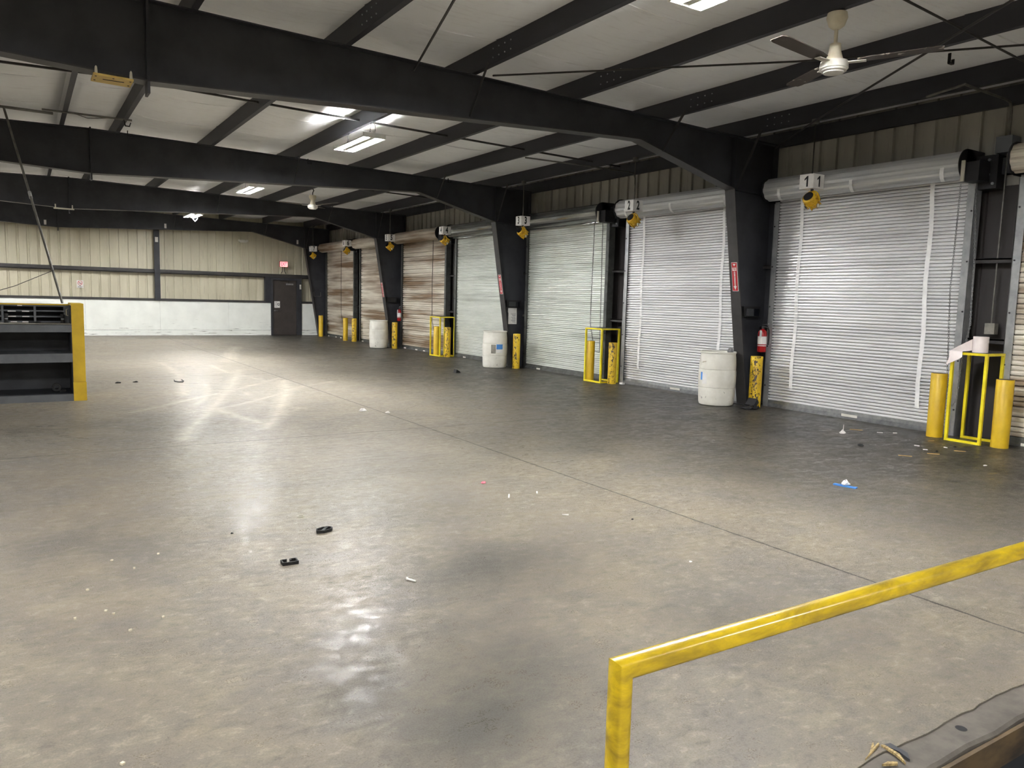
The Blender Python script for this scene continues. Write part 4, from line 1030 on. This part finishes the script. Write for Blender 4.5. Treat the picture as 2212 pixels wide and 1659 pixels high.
# ------------------------------------------------------------------ litter on the floor
def lit(name, mb, mat, x, y, lab, cat, group=None, rz=0, z=0):
    o = mb.obj(name, mat, loc=(x, y, z)); o.rotation_euler = (0,0,rz); return tag(o, lab, cat, group)
def strip_ring(pts, h=.022, t=.004, tilt=0):
    m = MB()
    for a, b in zip(pts, pts[1:]): m.bar((a[0],a[1],h/2), (b[0],b[1],h/2), t, h)
    return m
hexp = [(.055*math.cos(a)*1.15, .04*math.sin(a)) for a in [math.radians(q) for q in (20,75,130,190,245,300,345,380)]]
lit('strapping_band', strip_ring(hexp, .022, .006).bar((-.035,-.02,.012),(.05,.03,.02),.02,.004), RUB, 1.733, 5.10, 'black closed strapping loop on the floor, farther of the two dark loops', 'strapping', rz=.3)
lit('strapping_band', strip_ring([(-.01,.03),(-.045,.03),(-.045,-.03),(.045,-.03),(.045,.03),(.01,.03),(.01,.005)], .02, .008), RUB, 1.335, 4.57, 'black C-shaped strapping piece on the foreground floor', 'strapping', rz=-.05)
m = MB(); m.tube([(-.035,0,.008),(.03,0,.007)],.0055,8); m.tube([(-.04,0,.009),(-.034,0,.009)],.0095,8); lit('bolt', m, LAMPW, 1.864, 3.94, 'shiny bolt lying on the floor right of the glare', 'bolt', rz=-1.15)
def crumple(n, sx, sy, sz, seed):
    r = random.Random(seed); b = MB().lathe([(0,0),(.7,.05),(1,.3),(.8,.7),(.35,.95),(0,1)], n=n, caps=False)
    b.v = [(p[0]*sx*r.uniform(.6,1.25), p[1]*sy*r.uniform(.6,1.25), max(0,p[2]*sz*r.uniform(.7,1.2))) for p in b.v]; return b
m = crumple(9, .05, .035, .05, 4); m.add([(-.01,-.005,.03),(.012,-.005,.03),(.02,0,.12),(.008,0,.125)], [(0,1,2,3)]); lit('paper_wad', m, PAPER, 9.13, 6.10, 'crumpled white paper wad in front of the nearest roll-up door', 'paper')
lit('rubber_ring', MB().tube([(.045*math.cos(a),.035*math.sin(a),.008) for a in [math.radians(q) for q in range(-30,240,18)]],.008,6), RUB, 8.55, 5.45, 'black rubber half ring on the floor near the film stand', 'rubber ring', rz=.6)
m = MB().obox((0,0,.008),(.105,0,0),(0,.022,.0),(0,0,.006)); lit('tape_strip', m, BLUE, 6.41, 4.215, 'strip of blue tape on the open floor', 'tape', rz=-1.36)
m = crumple(8,.04,.035,.05,9); lit('tissue', m, PAPER, 6.42, 4.22, 'white tissue lying on the blue tape strip', 'tissue', z=.012)
lit('strapping_band', MB().tube([(-.06,.16,.02),(-.075,.0,.012),(-.03,-.13,.012),(.04,-.13,.012),(.075,.0,.012),(.07,.16,.02)],.009,6), RUB, 2.39, 15.05, 'black U-shaped strap on the floor beyond the desk', 'strapping')
lit('rubber_scrap', crumple(7,.06,.03,.03,1), RUB, 1.40, 15.13, 'dark scrap on the floor just right of the desk', 'scrap')
lit('rubber_scrap', crumple(7,.05,.02,.02,2), RUB, 1.69, 15.2, 'small dark scrap, second one right of the desk', 'scrap')
m = MB().prism([(-.07,0),(.08,0),(.05,.03),(-.05,.075)],'y',-.04,.04); lit('wheel_chock', m, RUB, 8.19, 15.1, 'small black wedge on the floor left of the blue-label drum', 'wedge', rz=.3)
lit('wrapper_scrap', crumple(7,.025,.018,.02,3), PINK, 3.45, 5.82, 'tiny pink wrapper scrap on the open floor', 'scrap')
def stick(L): return MB().obox((0,0,.004),(L/2,0,0),(0,.006,0),(0,0,.004))
lit('stick_scrap', stick(.11), PAPER, 3.41, 5.33, 'thin white stick pointing at the camera, left of a similar pair', 'scrap', rz=.98)
lit('stick_scrap', stick(.07), PAPER, 3.69, 5.32, 'thin white stick pointing at the camera, right of a similar pair', 'scrap', rz=.98)
lit('stick_scrap', stick(.05), PAPER, 3.50, 4.65, 'thin white stick lying crosswise on the open floor near the joint', 'scrap', rz=-.5)
lit('rubber_scrap', crumple(6,.014,.008,.01,5), RUB, 3.885, 4.31, 'tiny black scrap on the floor near the long joint', 'scrap')
lit('rubber_scrap', crumple(6,.012,.01,.008,6), RUB, 1.165, 5.34, 'tiny black scrap left of the two dark strapping loops', 'scrap')
m = crumple(10,.17,.14,.06,7); m.obox((.06,.02,.09),(.05,.01,.05),(-.01,.08,.0),(-.02,0,.03)); lit('crumpled_rubber', m, DARK, 9.86, 8.26, 'crumpled black rubber at the foot of the nearest chipped bollard', 'rubber cap')
lit('white_block', MB().box(-.03,.03,-.05,.05,0,.035), LAMPW, 10.28, 11.9, 'small white block on the floor beside the middle yellow stand', 'block')
lit('paper_wad', crumple(8,.06,.05,.045,8), PAPER, 4.09, 10.36, 'crumpled white paper on the floor left of the joint crossing', 'paper')
lit('paper_wad', crumple(8,.035,.03,.03,10), PAPER, 4.345, 10.05, 'small white paper scrap lying on the long floor joint', 'paper')
lit('plastic_ring', MB().tube([(.022*math.cos(a),.022*math.sin(a),.004) for a in [2*PI*k/14 for k in range(14)]],.003,5,closed=True), PLAST, 1.70, 5.53, 'tiny clear plastic ring behind the black closed loop', 'ring')
lit('paper_scrap', crumple(6,.014,.01,.008,11), PAPER, 3.575, 3.40, 'lone white scrap on the floor above the handrail', 'scrap')
NEARD = [(9.60,6.21,.16,.35),(9.69,5.92,.07,.2),(9.86,5.81,.05,0),(9.20,5.13,.06,.9),(9.03,4.93,.05,.2),(9.71,5.24,.10,-.4),(9.42,4.90,.045,1.2),(9.34,4.69,.12,.3),(8.42,4.82,.14,.3),(8.86,4.74,.13,.2)]
for x, y, L, a in NEARD:
    lit('splinter', stick(L), WOOD if L > .09 else PAPER, x, y, 'thin pale splinter among the debris in front of the nearest film stand', 'splinter', 'splinters near the film stand', rz=-a-.6)
for x, y in ((9.56,4.86),(9.04,4.80)): lit('rubber_scrap', crumple(6,.025,.016,.014,12), RUB, x, y, 'small black scrap among the splinters near the film stand', 'scrap', 'black scraps near the film stand')
lit('paper_scrap', crumple(6,.035,.02,.012,13), PAPER, 8.72, 4.10, 'flat white scrap on the floor below the nearest bollard at the frame edge', 'scrap')
for x, y in ((.67,5.12),(.41,5.12),(.51,4.91),(.25,4.66),(.17,4.27),(.31,4.30),(.34,4.24),(.39,3.99),(.55,4.08),(.24,2.83)):
    lit('paper_chip', stick(.013), CREAM, x, y, 'tiny white chip scattered on the open floor at the lower left', 'chip', 'white chips on the left foreground floor', rz=x*9)
bs = empty('broken_plank', (2.66,1.50,-.002), 'splintered broken plank end at the floor edge', 'plank')
for q in ([(-.11,.015),(-.03,.040),(.035,.055),(.03,.047),(-.04,.031)], [(-.075,.022),(.0,.050),(.02,.066),(.005,.062)], [(-.085,-.035),(-.03,-.062),(-.02,-.055),(-.05,-.036)], [(.03,.04),(.022,-.02),(.0,-.075),(.035,-.03),(.042,.035)]):
    MB().prism(q, 'z', .0, .009).obj('splinter', SPLT, bs)
MB().prism([(.04,.04),(.075,.03),(.07,-.04),(.035,-.07),(.05,-.02)], 'z', .0, .007).obj('dark_flake', INNER, bs)

# ------------------------------------------------------------------ camera, world, view
yaw, pitch, roll = math.radians(32.6234), math.radians(-6.2287), math.radians(1.5036)
cy, sy = math.cos(yaw), math.sin(yaw)
fv = Vector((sy*math.cos(pitch), cy*math.cos(pitch), math.sin(pitch)))
r0 = Vector((cy,-sy,0)); u0 = r0.cross(fv)
rv = math.cos(roll)*r0 + math.sin(roll)*u0; uv = -math.sin(roll)*r0 + math.cos(roll)*u0
cam = bpy.data.cameras.new('camera'); co = bpy.data.objects.new('camera', cam); COL.objects.link(co)
mw = Matrix((rv, uv, -fv)).transposed().to_4x4(); mw.translation = (0,0,1.645); co.matrix_world = mw
cam.sensor_fit = 'HORIZONTAL'; cam.sensor_width = 36; cam.lens = 36*1656.8/2212; cam.clip_start = .05; cam.clip_end = 200
S.camera = co
w = bpy.data.worlds.new('world'); S.world = w; w.use_nodes = True
w.node_tree.nodes['Background'].inputs[0].default_value = (0,0,0,1); w.node_tree.nodes['Background'].inputs[1].default_value = 0
S.view_settings.view_transform = 'Standard'; S.view_settings.look = 'None'; S.view_settings.gamma = 1; S.view_settings.exposure = 0.8
S.view_settings.use_curve_mapping = False
S.cycles.use_denoising = True; S.cycles.max_bounces = 4; S.cycles.diffuse_bounces = 4; S.cycles.use_adaptive_sampling = True; S.cycles.adaptive_threshold = .22; S.cycles.adaptive_min_samples = 14; S.cycles.glossy_bounces = 2; S.cycles.sample_clamp_indirect = 6
